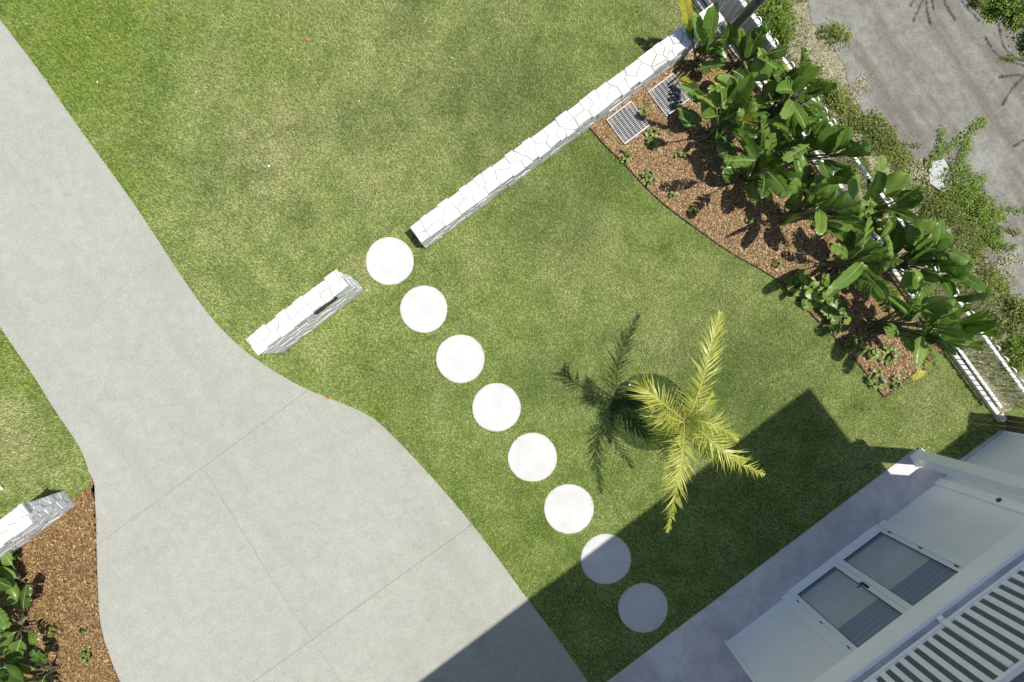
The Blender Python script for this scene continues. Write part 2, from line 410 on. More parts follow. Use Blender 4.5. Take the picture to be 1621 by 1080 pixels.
LBED = [(150,766),(122,784),(60,835),(0,880),(-150,1000),(-150,1345),(90,1345)] + smoothpoly(DR_L[1:9], 3)
def Fpx(t, n): return (810.5 + t*UX + n*UY, 540 - t*UY + n*UX)
PAVE = [Fpx(-700,521), Fpx(407,519), Fpx(411,560), Fpx(418,575), Fpx(533,577), Fpx(533,800), Fpx(-700,800)]
PATH = [(1262,-400),(1276,-20),(1283,35),(1315,70),(1336,105),(1345,145),(1372,190),(1432,232),(1470,285),(1535,350),(1566,415),(1600,470),(1640,510),(2300,900),(2300,-400)]
FENCE_N = 560.5; FDIR = (0.587, 0.810); FNRM = (0.810, -0.587)
def FQ(t, n=FENCE_N, z=0.0):   # fence frame in ground pixels
    return Vector(((FNRM[0]*n + FDIR[0]*t)*S, -(FNRM[1]*n + FDIR[1]*t)*S, z))
def FQpx(t, n=FENCE_N): return (810.5 + FNRM[0]*n + FDIR[0]*t, 540 + FNRM[1]*n + FDIR[1]*t)
STRIP = [FQpx(-900, 556), FQpx(548, 556), (1620,640), (2300,640), (2300,-400), (1100,-400)]

def flat(name, poly, z, mat):
    mb = MB(); pw = G(poly); n = len(pw)
    a = sum(pw[i][0]*pw[(i+1) % n][1] - pw[(i+1) % n][0]*pw[i][1] for i in range(n))
    if a < 0: pw = pw[::-1]
    mb.prism(pw, z - 0.03, z, 0); return mb.build(name, mat)
mb = MB(); mb.add([(-60,-60,-.04),(60,-60,-.04),(60,60,-.04),(-60,60,-.04)], [(0,1,2,3)])
tag(mb.build("ground", M_SOIL), kind="structure")
def big_sheet(name, quad, z, mat):
    mb = MB(); mb.add([(P(a, b)[0], P(a, b)[1], z) for a, b in quad], [(3,2,1,0)]); return mb.build(name, mat)
mb = MB(); mb.add([(-18,-14,0.0),(13,-14,0.0),(13,12,0.0),(-18,12,0.0)], [(0,1,2,3)])
tag(mb.build("lawn", M_TURF), kind="structure")
# driveway slab with sawn joints
mb = MB(); mb.prism(G(DRIVE), -0.03, 0.008, 0)
def joint(a, b, wpx=0.8, z=0.0115):
    A, B = P(*a), P(*b); d = (B - A).normalized(); s_ = Vector((-d.y, d.x, 0)) * wpx * S / 2
    q = [A + s_, A - s_, B - s_, B + s_]; mb.add([(v.x, v.y, z) for v in q], [(0, 1, 2, 3)], 1)
joint((749,829),(385,1091)); joint((489,617),(155,862)); joint((325,745),(420,900), .6); joint((420,900),(560,1110), .45); joint((149,490),(262,402), .35)
tag(mb.build("driveway", [M_DRIVE, M_JOINT]), kind="structure")
tag(flat("mulch_ground", BED, 0.012, M_MULCH), kind="structure")
tag(flat("mulch_ground", LBED, 0.008, M_MULCH), kind="structure")
tag(flat("verge_ground", STRIP, 0.004, M_SOIL), kind="structure")
tag(flat("paving", PAVE, 0.022, M_PAVE), kind="structure")
mb = MB(); mb.prism(G(PATH), -0.03, 0.014, 0)
def crack(pts, w_=2.0, z=0.0175):
    pts = smoothpoly(pts, 1)
    for i in range(len(pts) - 1):
        A, B = P(*pts[i]), P(*pts[i+1]); d = (B - A).normalized(); s_ = Vector((-d.y, d.x, 0)) * (w_ * random.uniform(.5, 1.2)) * S / 2
        mb.add([(v.x, v.y, z + .0002*i) for v in (A+s_, A-s_, B-s_, B+s_)], [(0, 1, 2, 3)], 1)
crack([(1462,262),(1485,243),(1520,222),(1560,190),(1600,160),(1660,118)], 2.4)
crack([(1575,470),(1590,440),(1600,425)], 1.5); crack([(1440,232),(1462,242),(1470,258)], 1.5); crack([(1500,262),(1510,280)], 1.2)
tag(mb.build("concrete_path", [M_OLD, M_JOINT]), kind="structure")

# ------------------------------------------------------------------ white stone walls
def clip(poly, a, b, c):       # keep a*x+b*y <= c
    out = []; n = len(poly)
    for i in range(n):
        p, q = poly[i], poly[(i+1) % n]; dp = a*p[0]+b*p[1]-c; dq = a*q[0]+b*q[1]-c
        if dp <= 0: out.append(p)
        if (dp < 0) != (dq < 0) and dp != dq:
            t = dp / (dp - dq); out.append((p[0]+(q[0]-p[0])*t, p[1]+(q[1]-p[1])*t))
    return out
def mosaic(mb, O, ex, ey, ez, W, Hh, cell, thick, gap=.006, over=.012, rows=None, aniso=1.0):
    rows = rows or max(1, round(Hh / cell)); seeds = []
    for r in range(rows):
        x = random.uniform(-cell, 0)
        while x < W + cell:
            st = cell * aniso * random.choice([.35, .8, 1.0, 1.3, 1.7]) ; x += st * .5
            seeds.append((x, Hh * (r + .5) / rows + random.uniform(-.15, .15) * Hh / rows)); x += st * .5
    for i in range(int(len(seeds) * .12)): seeds.append((random.uniform(0, W), random.uniform(0, Hh)))
    for i, s_ in enumerate(seeds):
        if s_[0] < -cell*1.5 or s_[0] > W + cell*1.5: continue
        poly = [(0, 0), (W, 0), (W, Hh), (0, Hh)]
        for j, q in enumerate(seeds):
            if i == j: continue
            dx, dy = q[0]-s_[0], q[1]-s_[1]; L = math.hypot(dx, dy)
            if L > cell * 5 or L < 1e-6: continue
            dx /= L; dy /= L
            poly = clip(poly, dx, dy, dx*(s_[0]+q[0])/2 + dy*(s_[1]+q[1])/2 - gap/2)
            if len(poly) < 3: break
        if len(poly) < 3: continue
        area = abs(sum(poly[k][0]*poly[(k+1) % len(poly)][1]-poly[(k+1) % len(poly)][0]*poly[k][1] for k in range(len(poly))))/2
        if area < .0004: continue
        cx = sum(p[0] for p in poly)/len(poly); cy = sum(p[1] for p in poly)/len(poly)
        ov = random.uniform(-.6, 1) * over; q2 = []
        for (x, y) in poly:
            jx = random.uniform(-.003, .003); jy = random.uniform(-.003, .003)
            if y < 1e-4: y -= ov + jy
            if y > Hh - 1e-4: y += ov + jy
            if x < 1e-4: x -= ov + jx
            if x > W - 1e-4: x += ov + jx
            q2.append((x, y))
        h = random.uniform(*thick); tx, ty = random.uniform(-.03, .03), random.uniform(-.03, .03); n = len(q2)
        lo = [O + ex*x + ey*y for x, y in q2]
        def top(x, y, ins, dz):
            L = math.hypot(x-cx, y-cy) + 1e-6; f = max(0, 1 - ins/L); X = cx+(x-cx)*f; Y = cy+(y-cy)*f
            return O + ex*X + ey*Y + ez*(h + dz + tx*(X-cx) + ty*(Y-cy))
        m1 = [top(x, y, .000, -.012) for x, y in q2]; m2 = [top(x, y, .010, 0) for x, y in q2]
        vs = lo + m1 + m2; fs = []
        for a_ in range(2):
            for k in range(n): fs.append((a_*n+k, a_*n+(k+1) % n, (a_+1)*n+(k+1) % n, (a_+1)*n+k))
        fs.append(tuple(2*n+k for k in range(n)))
        if ex.cross(ey).dot(ez) < 0: fs = [f[::-1] for f in fs]
        mb.add(vs, fs, 0, random.choice([0.15, .3, .4, .5, .6, .8, .9, 1.0]) if random.random() > .05 else 0.0)
def stone_wall(name, label, a, b, wid, hgt, cell=.19, hole=None):
    """a, b: ground points of the wall's centre line"""
    A, B = Vector(a), Vector(b); L = (B - A).length; d = (B - A).normalized(); s_ = Vector((-d.y, d.x, 0))
    th = .03; e = empty(name, (A + B) / 2, label, "stone wall")
    c = MB(); c.box(A - s_*(wid/2-.02) + d*.02 - ZW*.03, d*(L-.04), s_*(wid-.04), ZW*(hgt-th+.03)); adopt(e, c.build("core", M_MORTAR))
    t = MB(); mosaic(t, A - s_*wid/2 + ZW*(hgt-th-.012), d, s_, ZW, L, wid, cell, (.030, .052), .0055, .018, rows=2)
    adopt(e, t.build("capstones", M_STONE))
    f = MB()
    for sg in (1, -1):
        O = A + s_*sg*(wid/2-.0205); mosaic(f, O, d, ZW, s_*sg, L, hgt-th-.004, cell*.9, (.008, .020), .005, .003, aniso=1.3)
    for P0, dd in ((A + d*.0205, -d), (B - d*.0205, d)):
        mosaic(f, P0 - s_*(wid/2-.012), s_, ZW, dd, wid-.024, hgt-th-.004, cell*.8, (.008, .022), .005, .003)
    adopt(e, f.build("facing_stones", M_STONE)); return e
def cl(topA, topB, hgt): return P(*topA, hgt).xy.to_3d(), P(*topB, hgt).xy.to_3d()
a, b = cl((398.5,549.5),(541.5,439.5), 1.10)
letter = stone_wall("letterbox_wall", "tall white stone wall with letterbox slot beside the driveway and round stepping stones", a, b, .285, 1.10)
a2, b2 = cl((657,372.5),(1139,17), .63)
long_wall = stone_wall("stone_wall", "long low white stone wall across the lawn ending at the big leaf plants", a2, b2, .31, .63)
a3, b3 = cl((-330,1095),(42.5,813), .99)
stone_wall("stone_wall", "white stone wall at the left edge, ending beside the tan mulch by the driveway", a3, b3, .32, .99)
# letterbox slot on the lawn side face
d = (b - a).normalized(); s_ = Vector((d.y, -d.x, 0)); L = (b - a).length
c0 = a + d*(L*.60) + s_*(.285/2 - .01); sl = MB(); sl.box(c0 + ZW*.86, d*.40, s_*.028, ZW*.16, bev=.006)
slot = sl.build("letterbox_slot", M_DARK); adopt(letter, slot)
sl = MB(); sl.tube([c0 + d*.2 + ZW*.95 + s_*.028, c0 + d*.2 + ZW*.95 + s_*.036], .010, 10)
lk = sl.build("lock", M_GALV); adopt(letter, lk)
adopt(letter, slot)
lk.parent = slot; lk.matrix_parent_inverse = Matrix.Identity(4)

# ------------------------------------------------------------------ stepping stones
steps = [(617,413.5,38,"round white stepping stone in the gap between the two white stone walls"),
 (671,489.5,37.5,"round white stepping stone, second of the row from the gap in the walls"),
 (729,568,38.5,"round white stepping stone, third of the row from the gap in the walls"),
 (786,645,38.5,"round white stepping stone, fourth of the row from the gap in the walls"),
 (843,724,39,"round white stepping stone, fifth of the row from the gap in the walls"),
 (900.5,805.5,39.5,"round white stepping stone, the last one lying wholly in sunlight"),
 (959,885,40,"round white stepping stone cut in two by the edge of the house shadow"),
 (1018,962,39.5,"round white stepping stone wholly in the house shadow, nearest the paving")]
for i, (px, py, r, lab) in enumerate(steps):
    mb = MB(); n = 72; R = r * S; c = P(px, py); ph = random.uniform(0, 6)
    rr = [R * (1 + .008*math.sin(3*q/n*6.283+ph) + random.uniform(-.006, .006)) for q in range(n)]
    ring = lambda f, z: [(c.x + rr[q]*f*math.cos(q/n*2*math.pi), c.y + rr[q]*f*math.sin(q/n*2*math.pi), z) for q in range(n)]
    vs = ring(1, -.02) + ring(1, .008) + ring(.985, .015) + ring(.5, .016) + [(c.x, c.y, .0155)]
    fs = [(k*n+q, k*n+(q+1) % n, (k+1)*n+(q+1) % n, (k+1)*n+q) for k in range(3) for q in range(n)] + [(3*n+q, 3*n+(q+1) % n, 4*n) for q in range(n)]
    mb.add([Vector(v) - Vector((c.x, c.y, 0)) for v in vs], fs)
    o = mb.build("stepping_stone", M_STEP); o.location = (c.x, c.y, 0)
    tag(o, lab, "stepping stone", "round stepping stones across the lawn")

# ------------------------------------------------------------------ grass blades
def excl(x, y):
    m = np.zeros(x.shape, bool)
    jx = x + RS.normal(0, .014, x.shape) + .014*np.sin(y*31+np.sin(x*17)*2)*np.sin(y*7.3); jy = y + RS.normal(0, .014, x.shape) + .014*np.sin(x*29+np.sin(y*19)*2)*np.sin(x*6.1)
    for poly in (DRIVE, BED, LBED, PAVE, STRIP, PATH): m |= inpoly(jx, jy, G(poly))
    return m
def blades(name, poly_fn, x0, x1, y0, y1, density, hl, wl, mat, tilt=0.9, tone_fn=None, bend=0.0, z0=0.0):
    n = int((x1-x0)*(y1-y0)*density); x = RS.uniform(x0, x1, n); y = RS.uniform(y0, y1, n)
    k = poly_fn(x, y); x = x[k]; y = y[k]; n = len(x)
    h = RS.uniform(hl[0], hl[1], n); wd = RS.uniform(wl[0], wl[1], n); a = RS.uniform(0, 2*np.pi, n); t = RS.uniform(0.15, tilt, n)
    b = a + np.pi/2 + RS.uniform(-.5, .5, n)
    dx, dy = np.cos(a), np.sin(a); v = np.zeros((n, 3, 3), np.float32)
    v[:, 0] = np.stack([x - np.cos(b)*wd/2, y - np.sin(b)*wd/2, np.full(n, z0-.002)], 1)
    v[:, 1] = np.stack([x + np.cos(b)*wd/2, y + np.sin(b)*wd/2, np.full(n, z0-.002)], 1)
    v[:, 2] = np.stack([x + dx*h*np.sin(t), y + dy*h*np.sin(t), z0 + h*np.cos(t)], 1)
    tone = np.repeat(RS.beta(2, 2.4, n) if tone_fn is None else tone_fn(x, y), 3)
    return mesh_obj(name, v.reshape(-1, 3), np.arange(3*n).reshape(-1, 3), mat, tone=tone)
RINGC = P(1027, 652); RINGR = 61 * S
wallseg = [(a.xy, b.xy, .15), (a2.xy, b2.xy, .165), (a3.xy, b3.xy, .17)]
def lawn_ok(x, y):
    ok = ~excl(x, y)
    # ragged edge: let blades lean a little onto the stones, never root in them
    for (px, py, r, l_) in steps:
        c = P(px, py); an = np.arctan2(y-c.y, x-c.x); lim = r*S*(.975 + .018*np.sin(an*17+px)*np.sin(an*5+py) + .014*np.sin(an*41)) - np.abs(RS.normal(0, .010, x.shape)); ok &= np.hypot(x-c.x, y-c.y) > lim
    ok &= ((x-RINGC.x)**2 + (y-RINGC.y)**2) > RINGR**2
    for A, B, hw in wallseg:
        dx, dy = B.x-A.x, B.y-A.y; L = math.hypot(dx, dy); dx /= L; dy /= L
        tt = (x-A.x)*dx + (y-A.y)*dy; pp = np.abs(-(x-A.x)*dy + (y-A.y)*dx); ok &= ~((tt > -.02) & (tt < L+.02) & (pp < hw))
    return ok
g = blades("lawn_grass", lawn_ok, -9.0, 9.0, -6.2, 6.2, 6400, (.028, .056), (.005, .011), M_BLADE, .95)
tag(g, "short mown green grass covering the lawn", "grass", kind="stuff")

# ------------------------------------------------------------------ bark chips
def chips(name, poly, density, mat, label, z0, lenr=(.022, .06)):
    pw = G(poly); xs = [p[0] for p in pw]; ys = [p[1] for p in pw]
    x0, x1, y0, y1 = max(min(xs), -9.2), min(max(xs), 9.2), max(min(ys), -6.5), min(max(ys), 6.5)
    n = int((x1-x0)*(y1-y0)*density); x = RS.uniform(x0, x1, n); y = RS.uniform(y0, y1, n); k = inpoly(x, y, pw)
    for c_ in (P(993,196), P(1060,152)):
        k &= ~(((x-c_.x)**2 + (y-c_.y)**2) < .24**2)
    x = x[k]; y = y[k]; n = len(x); L = RS.uniform(*lenr, n); W_ = L * RS.uniform(.16, .5, n); a = RS.uniform(0, 2*np.pi, n)
    tl = RS.normal(0, .3, n); rl = RS.normal(0, .45, n); z = z0 + RS.uniform(0.002, .028, n)
    ex = np.stack([np.cos(a)*np.cos(tl), np.sin(a)*np.cos(tl), np.sin(tl)], 1) * (L/2)[:, None]
    ey = np.stack([-np.sin(a)*np.cos(rl), np.cos(a)*np.cos(rl), np.sin(rl)], 1) * (W_/2)[:, None]
    c = np.stack([x, y, z], 1); v = np.stack([c-ex, c-ey*.8+ex*.3, c+ex, c+ey-ex*.2], 1).reshape(-1, 3)
    o = mesh_obj(name, v, np.arange(4*n).reshape(-1, 4), mat, tone=np.repeat(RS.beta(1.6, 2.0, n), 4))
    return tag(o, label, "mulch", kind="stuff")
chips("bark_mulch", BED, 7000, M_CHIP, "brown bark mulch in the long bed under the big leaf plants", .012)
chips("bark_mulch", LBED, 5200, M_CHIP2, "golden tan wood chip mulch beside the driveway at the lower left", .008, (.03, .075))

# steel edging of the beds
def edging(pts, label, z=.05, thick=.008):
    mb = MB()
    for i in range(len(pts)-1):
        A, B = P(*pts[i]), P(*pts[i+1]); d = (B-A); s_ = Vector((-d.y, d.x, 0)).normalized()*thick
        mb.box(A - s_/2 - ZW*.02, d + d.normalized()*.002, s_, ZW*(z+.02))
    return tag(mb.build("garden_edging", M_EDGE), label, "garden edging")
edging(BED_L + [(1461,577),(1495,554)], "thin dark edging strip round the bark mulch bed, curving along the lawn")

# ------------------------------------------------------------------ ring bed under the palm
ringbed = empty("ring_bed", RINGC, "round edged bed of dark green ground cover under the palm", "garden bed")
mb = MB(); n = 72
def circ(r, z): return [(RINGC.x + r*math.cos(i/n*6.28319), RINGC.y + r*math.sin(i/n*6.28319), z) for i in range(n)]
vs = circ(RINGR, -.02) + circ(RINGR, .035) + circ(RINGR-.006, .035) + circ(RINGR-.006, -.02)
mb.add(vs, [(k*n+i, k*n+(i+1) % n, (k+1)*n+(i+1) % n, (k+1)*n+i) for k in range(3) for i in range(n)])
adopt(ringbed, mb.build("edging_ring", M_EDGE))
N_ = 46; vs = []; fs = []
for i in range(N_+1):
    r = (RINGR-.012) * i / N_
    for j in range(n):
        q = j/n*6.28319; x = RINGC.x + r*math.cos(q); y = RINGC.y + r*math.sin(q)
        zz = .004 + .016*(1-(r/RINGR)**3) * (.55 + .45*math.sin(x*17+3*math.sin(y*11)) * math.sin(y*15+2*math.sin(x*9)))
        vs.append((x, y, zz))
for i in range(N_):
    for j in range(n): fs.append((i*n+j, (i+1)*n+j, (i+1)*n+(j+1) % n, i*n+(j+1) % n))
mound = mesh_obj("planting_mound", vs, fs, M_GCOVER, smooth=True, tone=np.full(len(vs), .25)); adopt(ringbed, mound)
def in_ring(x, y): return ((x-RINGC.x)**2 + (y-RINGC.y)**2) < (RINGR-.02)**2
gc = blades("ground_cover", in_ring, RINGC.x-.65, RINGC.x+.65, RINGC.y-.65, RINGC.y+.65, 5200, (.02, .06), (.008, .022), M_GCOVER, 1.3, z0=.004)
gc["kind"] = "stuff"; adopt(ringbed, gc)
up = MB(); c = P(997, 609.5, .07)
up.tube([c - ZW*.08, c - ZW*.01, c, c + ZW*.004], [.018, .022, .022, .012], 16)
tag(up.build("garden_light", M_GALV, smooth=False), "tiny shiny metal garden light at the rim of the round bed", "garden light")

# ------------------------------------------------------------------ palm
palm_foot = P(1030, 640)
palm = empty("palm_tree", palm_foot, "young palm with yellow green feathery fronds standing in the lawn", "palm tree")
crown = P(1083, 662, 2.05)
mb = MB(); q = [palm_foot.lerp(crown, f) for f in (0, .15, .3, .5, .7, .85, 1)]
mb.tube(q, [.10, .085, .075, .065, .06, .05, .03], 14)
for i in range(9): 
    f = .06 + i*.065; c_ = palm_foot.lerp(crown, f); mb.tube([c_ - ZW*.004, c_ + ZW*.008], .093 - .03*f + .004, 14, 0)
adopt(palm, mb.build("trunk", M_TRUNK, smooth=True))
def frond(pts, leaf, n=46, droop=.35, spread=1.0, sides=(1, 1), start=.10, tone=.5, curl=0.0):
    """pts: (px, py, z) control points of the rachis"""
    ctl = [P(a_, b_, z_) for a_, b_, z_ in pts]; path = []
    m_ = len(ctl)
    for i in range(m_-1):
        p0 = ctl[max(i-1, 0)]; p1 = ctl[i]; p2 = ctl[i+1]; p3 = ctl[min(i+2, m_-1)]
        for j in range(8):
            t = j/8; path.append(.5*((2*p1)+(-p0+p2)*t+(2*p0-5*p1+4*p2-p3)*t*t+(-p0+3*p1-3*p2+p3)*t**3))
    path.append(ctl[-1]); path = [Vector(p) for p in path]
    mb = MB(); K = len(path); mb.tube(path, [.011*(1-.82*i/(K-1)) for i in range(K)], 6, 1)
    def at(f):
        x = f*(K-1); i = min(int(x), K-2); return path[i].lerp(path[i+1], x-i), (path[i+1]-path[i]).normalized()
    for i in range(n):
        f = start + (1-start)*(i+.3)/n; 
        p, d = at(min(f, .999)); side = d.cross(ZW).normalized()
        up_ = side.cross(d).normalized()
        ln = leaf * (math.sin(math.pi*min(1, (f*.80+.16)))**.55) * (1.0 if f < .8 else 1.0-.45*(f-.8)/.2)
        for sg in (0, 1):
            if not sides[sg] or random.random() > sides[sg]: continue
            s2 = side if sg == 0 else -side
            ang = math.radians(58 - 34*f + random.uniform(-13, 13)) * spread
            dirv = (d*math.cos(ang) + s2*math.sin(ang) + up_*random.uniform(.05, .4)).normalized()
            L_ = ln * random.uniform(.62, 1.18); wv = dirv.cross(up_).normalized()*(.0056+.0045*random.random())
            prev = p; vs = []; dr = droop*random.uniform(.3, 2.2); S_ = 5
            for j in range(S_+1):
                t = j/S_; ww = (1 - t**2.2) * (.45 + 1.1*t*(1-t)*2) + .02
                q_ = p + dirv*L_*t - ZW*(dr*L_*t*t) + d*(curl*L_*t*t*random.uniform(.5, 1.4))
                vs += [q_ - wv*ww, q_ + wv*ww + ZW*.002]
            mb.add(vs, [(2*j, 2*j+2, 2*j+3, 2*j+1) for j in range(S_)], 0, min(1, max(0, tone + random.gauss(0, .16) + (.15 if f > .85 else 0))))
    o = mb.build("frond", [M_PALM, M_RACHIS]); adopt(palm, o); return o
frond([(1083,664,2.0),(1097,645,2.25),(1113,598,2.45),(1126,545,2.42),(1140,495,2.25)], .34, 54, .30, tone=.62)
frond([(1083,665,2.0),(1066,652,2.45),(1046,636,2.75),(1024,618,2.75),(1006,602,2.50)], .36, 46, .4, tone=.62)
frond([(1083,668,2.0),(1062,670,2.2),(1045,662,2.25),(1034,640,2.15),(1018,618,1.9)], .30, 46, .5, tone=.50, curl=-.2)
frond([(1083,668,2.0),(1082,700,2.35),(1077,740,2.50),(1068,785,2.45),(1056,842,2.1)], .32, 54, .45, tone=.62)
frond([(1083,668,1.9),(1066,684,2.0),(1055,705,1.85),(1052,735,1.5),(1056,765,1.1)], .27, 38, .6, tone=.30)
frond([(1083,666,2.0),(1110,684,2.35),(1142,712,2.45),(1172,734,2.3),(1210,752,2.0)], .34, 52, .75, tone=.62, curl=.1)
frond([(1084,664,2.0),(1105,666,2.3),(1128,672,2.38),(1150,684,2.2),(1168,697,1.95)], .30, 42, .45, tone=.50)
frond([(1083,666,1.9),(1072,672,2.05),(1058,683,1.95),(1040,690,1.7),(1030,700,1.4)], .28, 34, .6, tone=.30)
frond([(1084,664,1.9),(1100,655,2.0),(1118,640,2.0),(1128,622,1.85)], .20, 26, .4, tone=.35)
frond([(1083,664,2.0),(1084,648,2.5),(1086,636,2.85),(1090,622,3.1)], .13, 26, .1, .5, tone=.45)
frond([(1083,668,2.0),(1068,664,2.3),(1050,655,2.35),(1034,650,2.1),(1020,655,1.8)], .32, 42, .7, tone=.62, curl=-.15)
frond([(1083,668,1.9),(1076,690,2.1),(1066,715,2.05),(1056,735,1.8)], .26, 36, .6, tone=.45)
frond([(1083,668,1.8),(1098,684,1.95),(1112,704,1.9),(1126,728,1.7)], .28, 36, .7, tone=.5)
frond([(1084,664,1.8),(1096,652,1.9),(1108,634,1.85),(1112,612,1.6)], .24, 32, .5, tone=.4)
frond([(1083,668,1.7),(1066,664,1.75),(1048,660,1.6),(1030,658,1.35)], .26, 30, .6, tone=.25)

# ------------------------------------------------------------------ big leaf plants
def blade_leaf(pb, pt, wpx, g, tears=0, name="leaf", yellow=False, zs=.92, fold=None, roll=None, dz=0.0):
    """pb/pt: where the blade's base and tip are seen; g: foot of the clump (ground pixels).
       The heights follow from the clump's foot, so each blade stands above its own clump."""
    def hz(p):
        rx, ry = p[0]-810.5, p[1]-540; gx, gy = g[0]-810.5, g[1]-540
        return H * (1 - (gx*rx + gy*ry)/(rx*rx + ry*ry))
    zb = max(.35, min(2.1, hz(pb)*zs)); zt = max(.45, min(2.6, hz(pt)*zs))
    zt = zt*.75 + zb*.25 + random.uniform(-.10, .16) + dz; zb += dz*.5
    A = P(pb[0], pb[1], zb); B = P(pt[0], pt[1], zt)
    return leaf_3d(A, B, wpx * S * (1 - (zb+zt)/2/H) / 2 * 1.62, tears, name, yellow, fold, roll)
def leaf_3d(A, B, W_, tears=0, name="leaf", yellow=False, fold=None, roll=None):
    D = B - A; L = D.length; W_ = min(W_, L*.42)
    mid = (A + B)/2 + ZW*(.10*L + random.uniform(0, .05))
    ro = random.uniform(-.55, .55) if roll is None else roll; fo = random.uniform(.1, .85) if fold is None else fold
    curl = random.uniform(-1.2, .9)
    def curve(t): return A*(1-t)**2 + mid*2*t*(1-t) + B*t*t
    def tang(t): return ((mid-A)*(1-t) + (B-mid)*t).normalized()
    def prof(t): return max(.02, (math.sin(math.pi*min(1, max(0, t))**.80))**.45) * (1 if t > .12 else .45 + t/.12*.55)
    mb = MB(); cols = 5
    for sg in (-1, 1):
        cuts = sorted(random.uniform(.12, .92) for _ in range(tears)) if tears else []
        segs = list(zip([0.0] + cuts, cuts + [1.0]))
        for (s0, s1) in segs:
            rows = max(2, int((s1-s0)*16)); df = random.uniform(-.25, .25) if tears else 0; gapf = .018 if tears else 0
            vs = []
            for r in range(rows+1):
                for c_ in range(cols+1):
                    v = c_/cols; t = s0 + (s1-s0)*r/rows
                    if tears:
                        if r == 0 and s0 > 0: t += gapf*v*random.uniform(.6, 1.8)
                        if r == rows and s1 < 1: t -= gapf*v*random.uniform(.6, 1.8)
                    wv = prof(t)*W_; tt = min(1, t + .10*v*v*(1 if t < .9 else .3)); p = curve(t).lerp(curve(tt), .8); d = tang(t)
                    side = d.cross(ZW); side = side.normalized() if side.length > .05 else Vector((1, 0, 0))
                    up_ = side.cross(d).normalized()
                    side2 = side*math.cos(ro) + up_*math.sin(ro); up2 = up_*math.cos(ro) - side*math.sin(ro)
                    an = fo + df*v + curl*v*v; rip = .007*math.sin(t*38+sg*2)*v + .012*math.sin(t*11+ro*7)*v
                    vs.append(p + side2*sg*wv*v*math.cos(an) + up2*(wv*v*math.sin(an) + rip))
            fs = []
            for r in range(rows):
                for c_ in range(cols):
                    q_ = r*(cols+1)+c_; f = (q_, q_+1, q_+cols+2, q_+cols+1); fs.append(f if sg < 0 else f[::-1])
            mb.add(vs, fs, 0)
    K = 12; vs = []
    for i in range(K+1):
        t = i/K; p = curve(t) + ZW*.006; d = tang(t); side = d.cross(ZW); side = side.normalized() if side.length > .05 else Vector((1, 0, 0))
        ww = .010*(1-.85*t); vs += [p - side*ww, p + ZW*.004, p + side*ww]
    mb.add(vs, [(3*i+j, 3*i+3+j, 3*i+4+j, 3*i+1+j) for i in range(K) for j in range(2)], 1)
    o = mb.build(name, [M_PADDLE_Y if yellow else M_PADDLE, M_RIB], smooth=True)
    if yellow: o["label"] = "yellowed leaf"
    return o, A, tang(0)
def clump(g, leaves, label, extra=5, seed=0):
    random.seed(seed); foot = P(*g)
    e = empty("bird_of_paradise_plant", foot, label, "plant", "big paddle leaved plants")
    st = MB(); objs = []
    for L_ in leaves:
        pb, pt, wpx = L_[0], L_[1], L_[2]; kw = L_[3] if len(L_) > 3 else {}
        o, A, d = blade_leaf(pb, pt, wpx, g, **kw); objs.append(o)
        f = foot + Vector((random.uniform(-.10, .10), random.uniform(-.10, .10), 0)); ctl = f + (A - f)*.45 + ZW*(.18*(A-f).length)
        c2 = A - d*.12*(A-f).length
        pts = [f*(1-t)**3 + ctl*3*t*(1-t)**2 + c2*3*t*t*(1-t) + A*t**3 for t in [i/9 for i in range(10)]]
        st.tube(pts, [.022 - .015*i/9 for i in range(10)], 6, 0)
    # small inner leaves close to the crown of the clump
    for i in range(extra):
        an = random.uniform(0, 6.283); r = random.uniform(15, 38); gx, gy = g
        kx = (gx-810.5)*.10; ky = (gy-540)*.10
        pb = (gx+kx+math.cos(an)*r*.4, gy+ky+math.sin(an)*r*.4); pt = (pb[0]+math.cos(an)*r, pb[1]+math.sin(an)*r)
        o, A, d = blade_leaf(pb, pt, random.uniform(9, 16), g, tears=random.choice([0, 3]), dz=-.25); objs.append(o)
        f = foot; st.tube([f, f.lerp(A, .5) + ZW*.1, A], [.016, .012, .006], 6, 0)
    nb = 9 if extra > 3 else 0          # the rest of the crown, leaning out all round
    for i in range(nb):
        an = i/nb*6.283 + random.uniform(-.3, .3); dv = Vector((math.cos(an), math.sin(an), 0)); fnw = Vector((FNRM[0], -FNRM[1], 0)); dv = dv - fnw*max(0, dv.dot(fnw)-.15); z0 = random.uniform(.55, 1.45)
        A = foot + dv*random.uniform(.10, .34) + ZW*z0; ln = random.uniform(.50, .88)
        B = A + dv*ln*random.uniform(.45, .85) + ZW*ln*random.uniform(.15, .75)
        o, A, d = leaf_3d(A, B, random.uniform(.085, .135), random.choice([0, 0, 2, 5, 9]), yellow=(random.random() < .025)); objs.append(o)
        st.tube([foot, foot.lerp(A, .55) + ZW*.08 - dv*.03, A], [.02, .014, .007], 6, 0)
    for i in range(9):   # dead sheaths at the foot
        an = random.uniform(0, 6.283); q_ = foot + Vector((math.cos(an), math.sin(an), 0))*random.uniform(.12, .30)
        st.tube([foot + ZW*.12, foot.lerp(q_, .6) + ZW*.14, q_ + ZW*.02], [.018, .012, .003], 5, 1)
    adopt(e, *objs, st.build("stalks", [M_STEM, M_DRY], smooth=True)); return e
T = dict
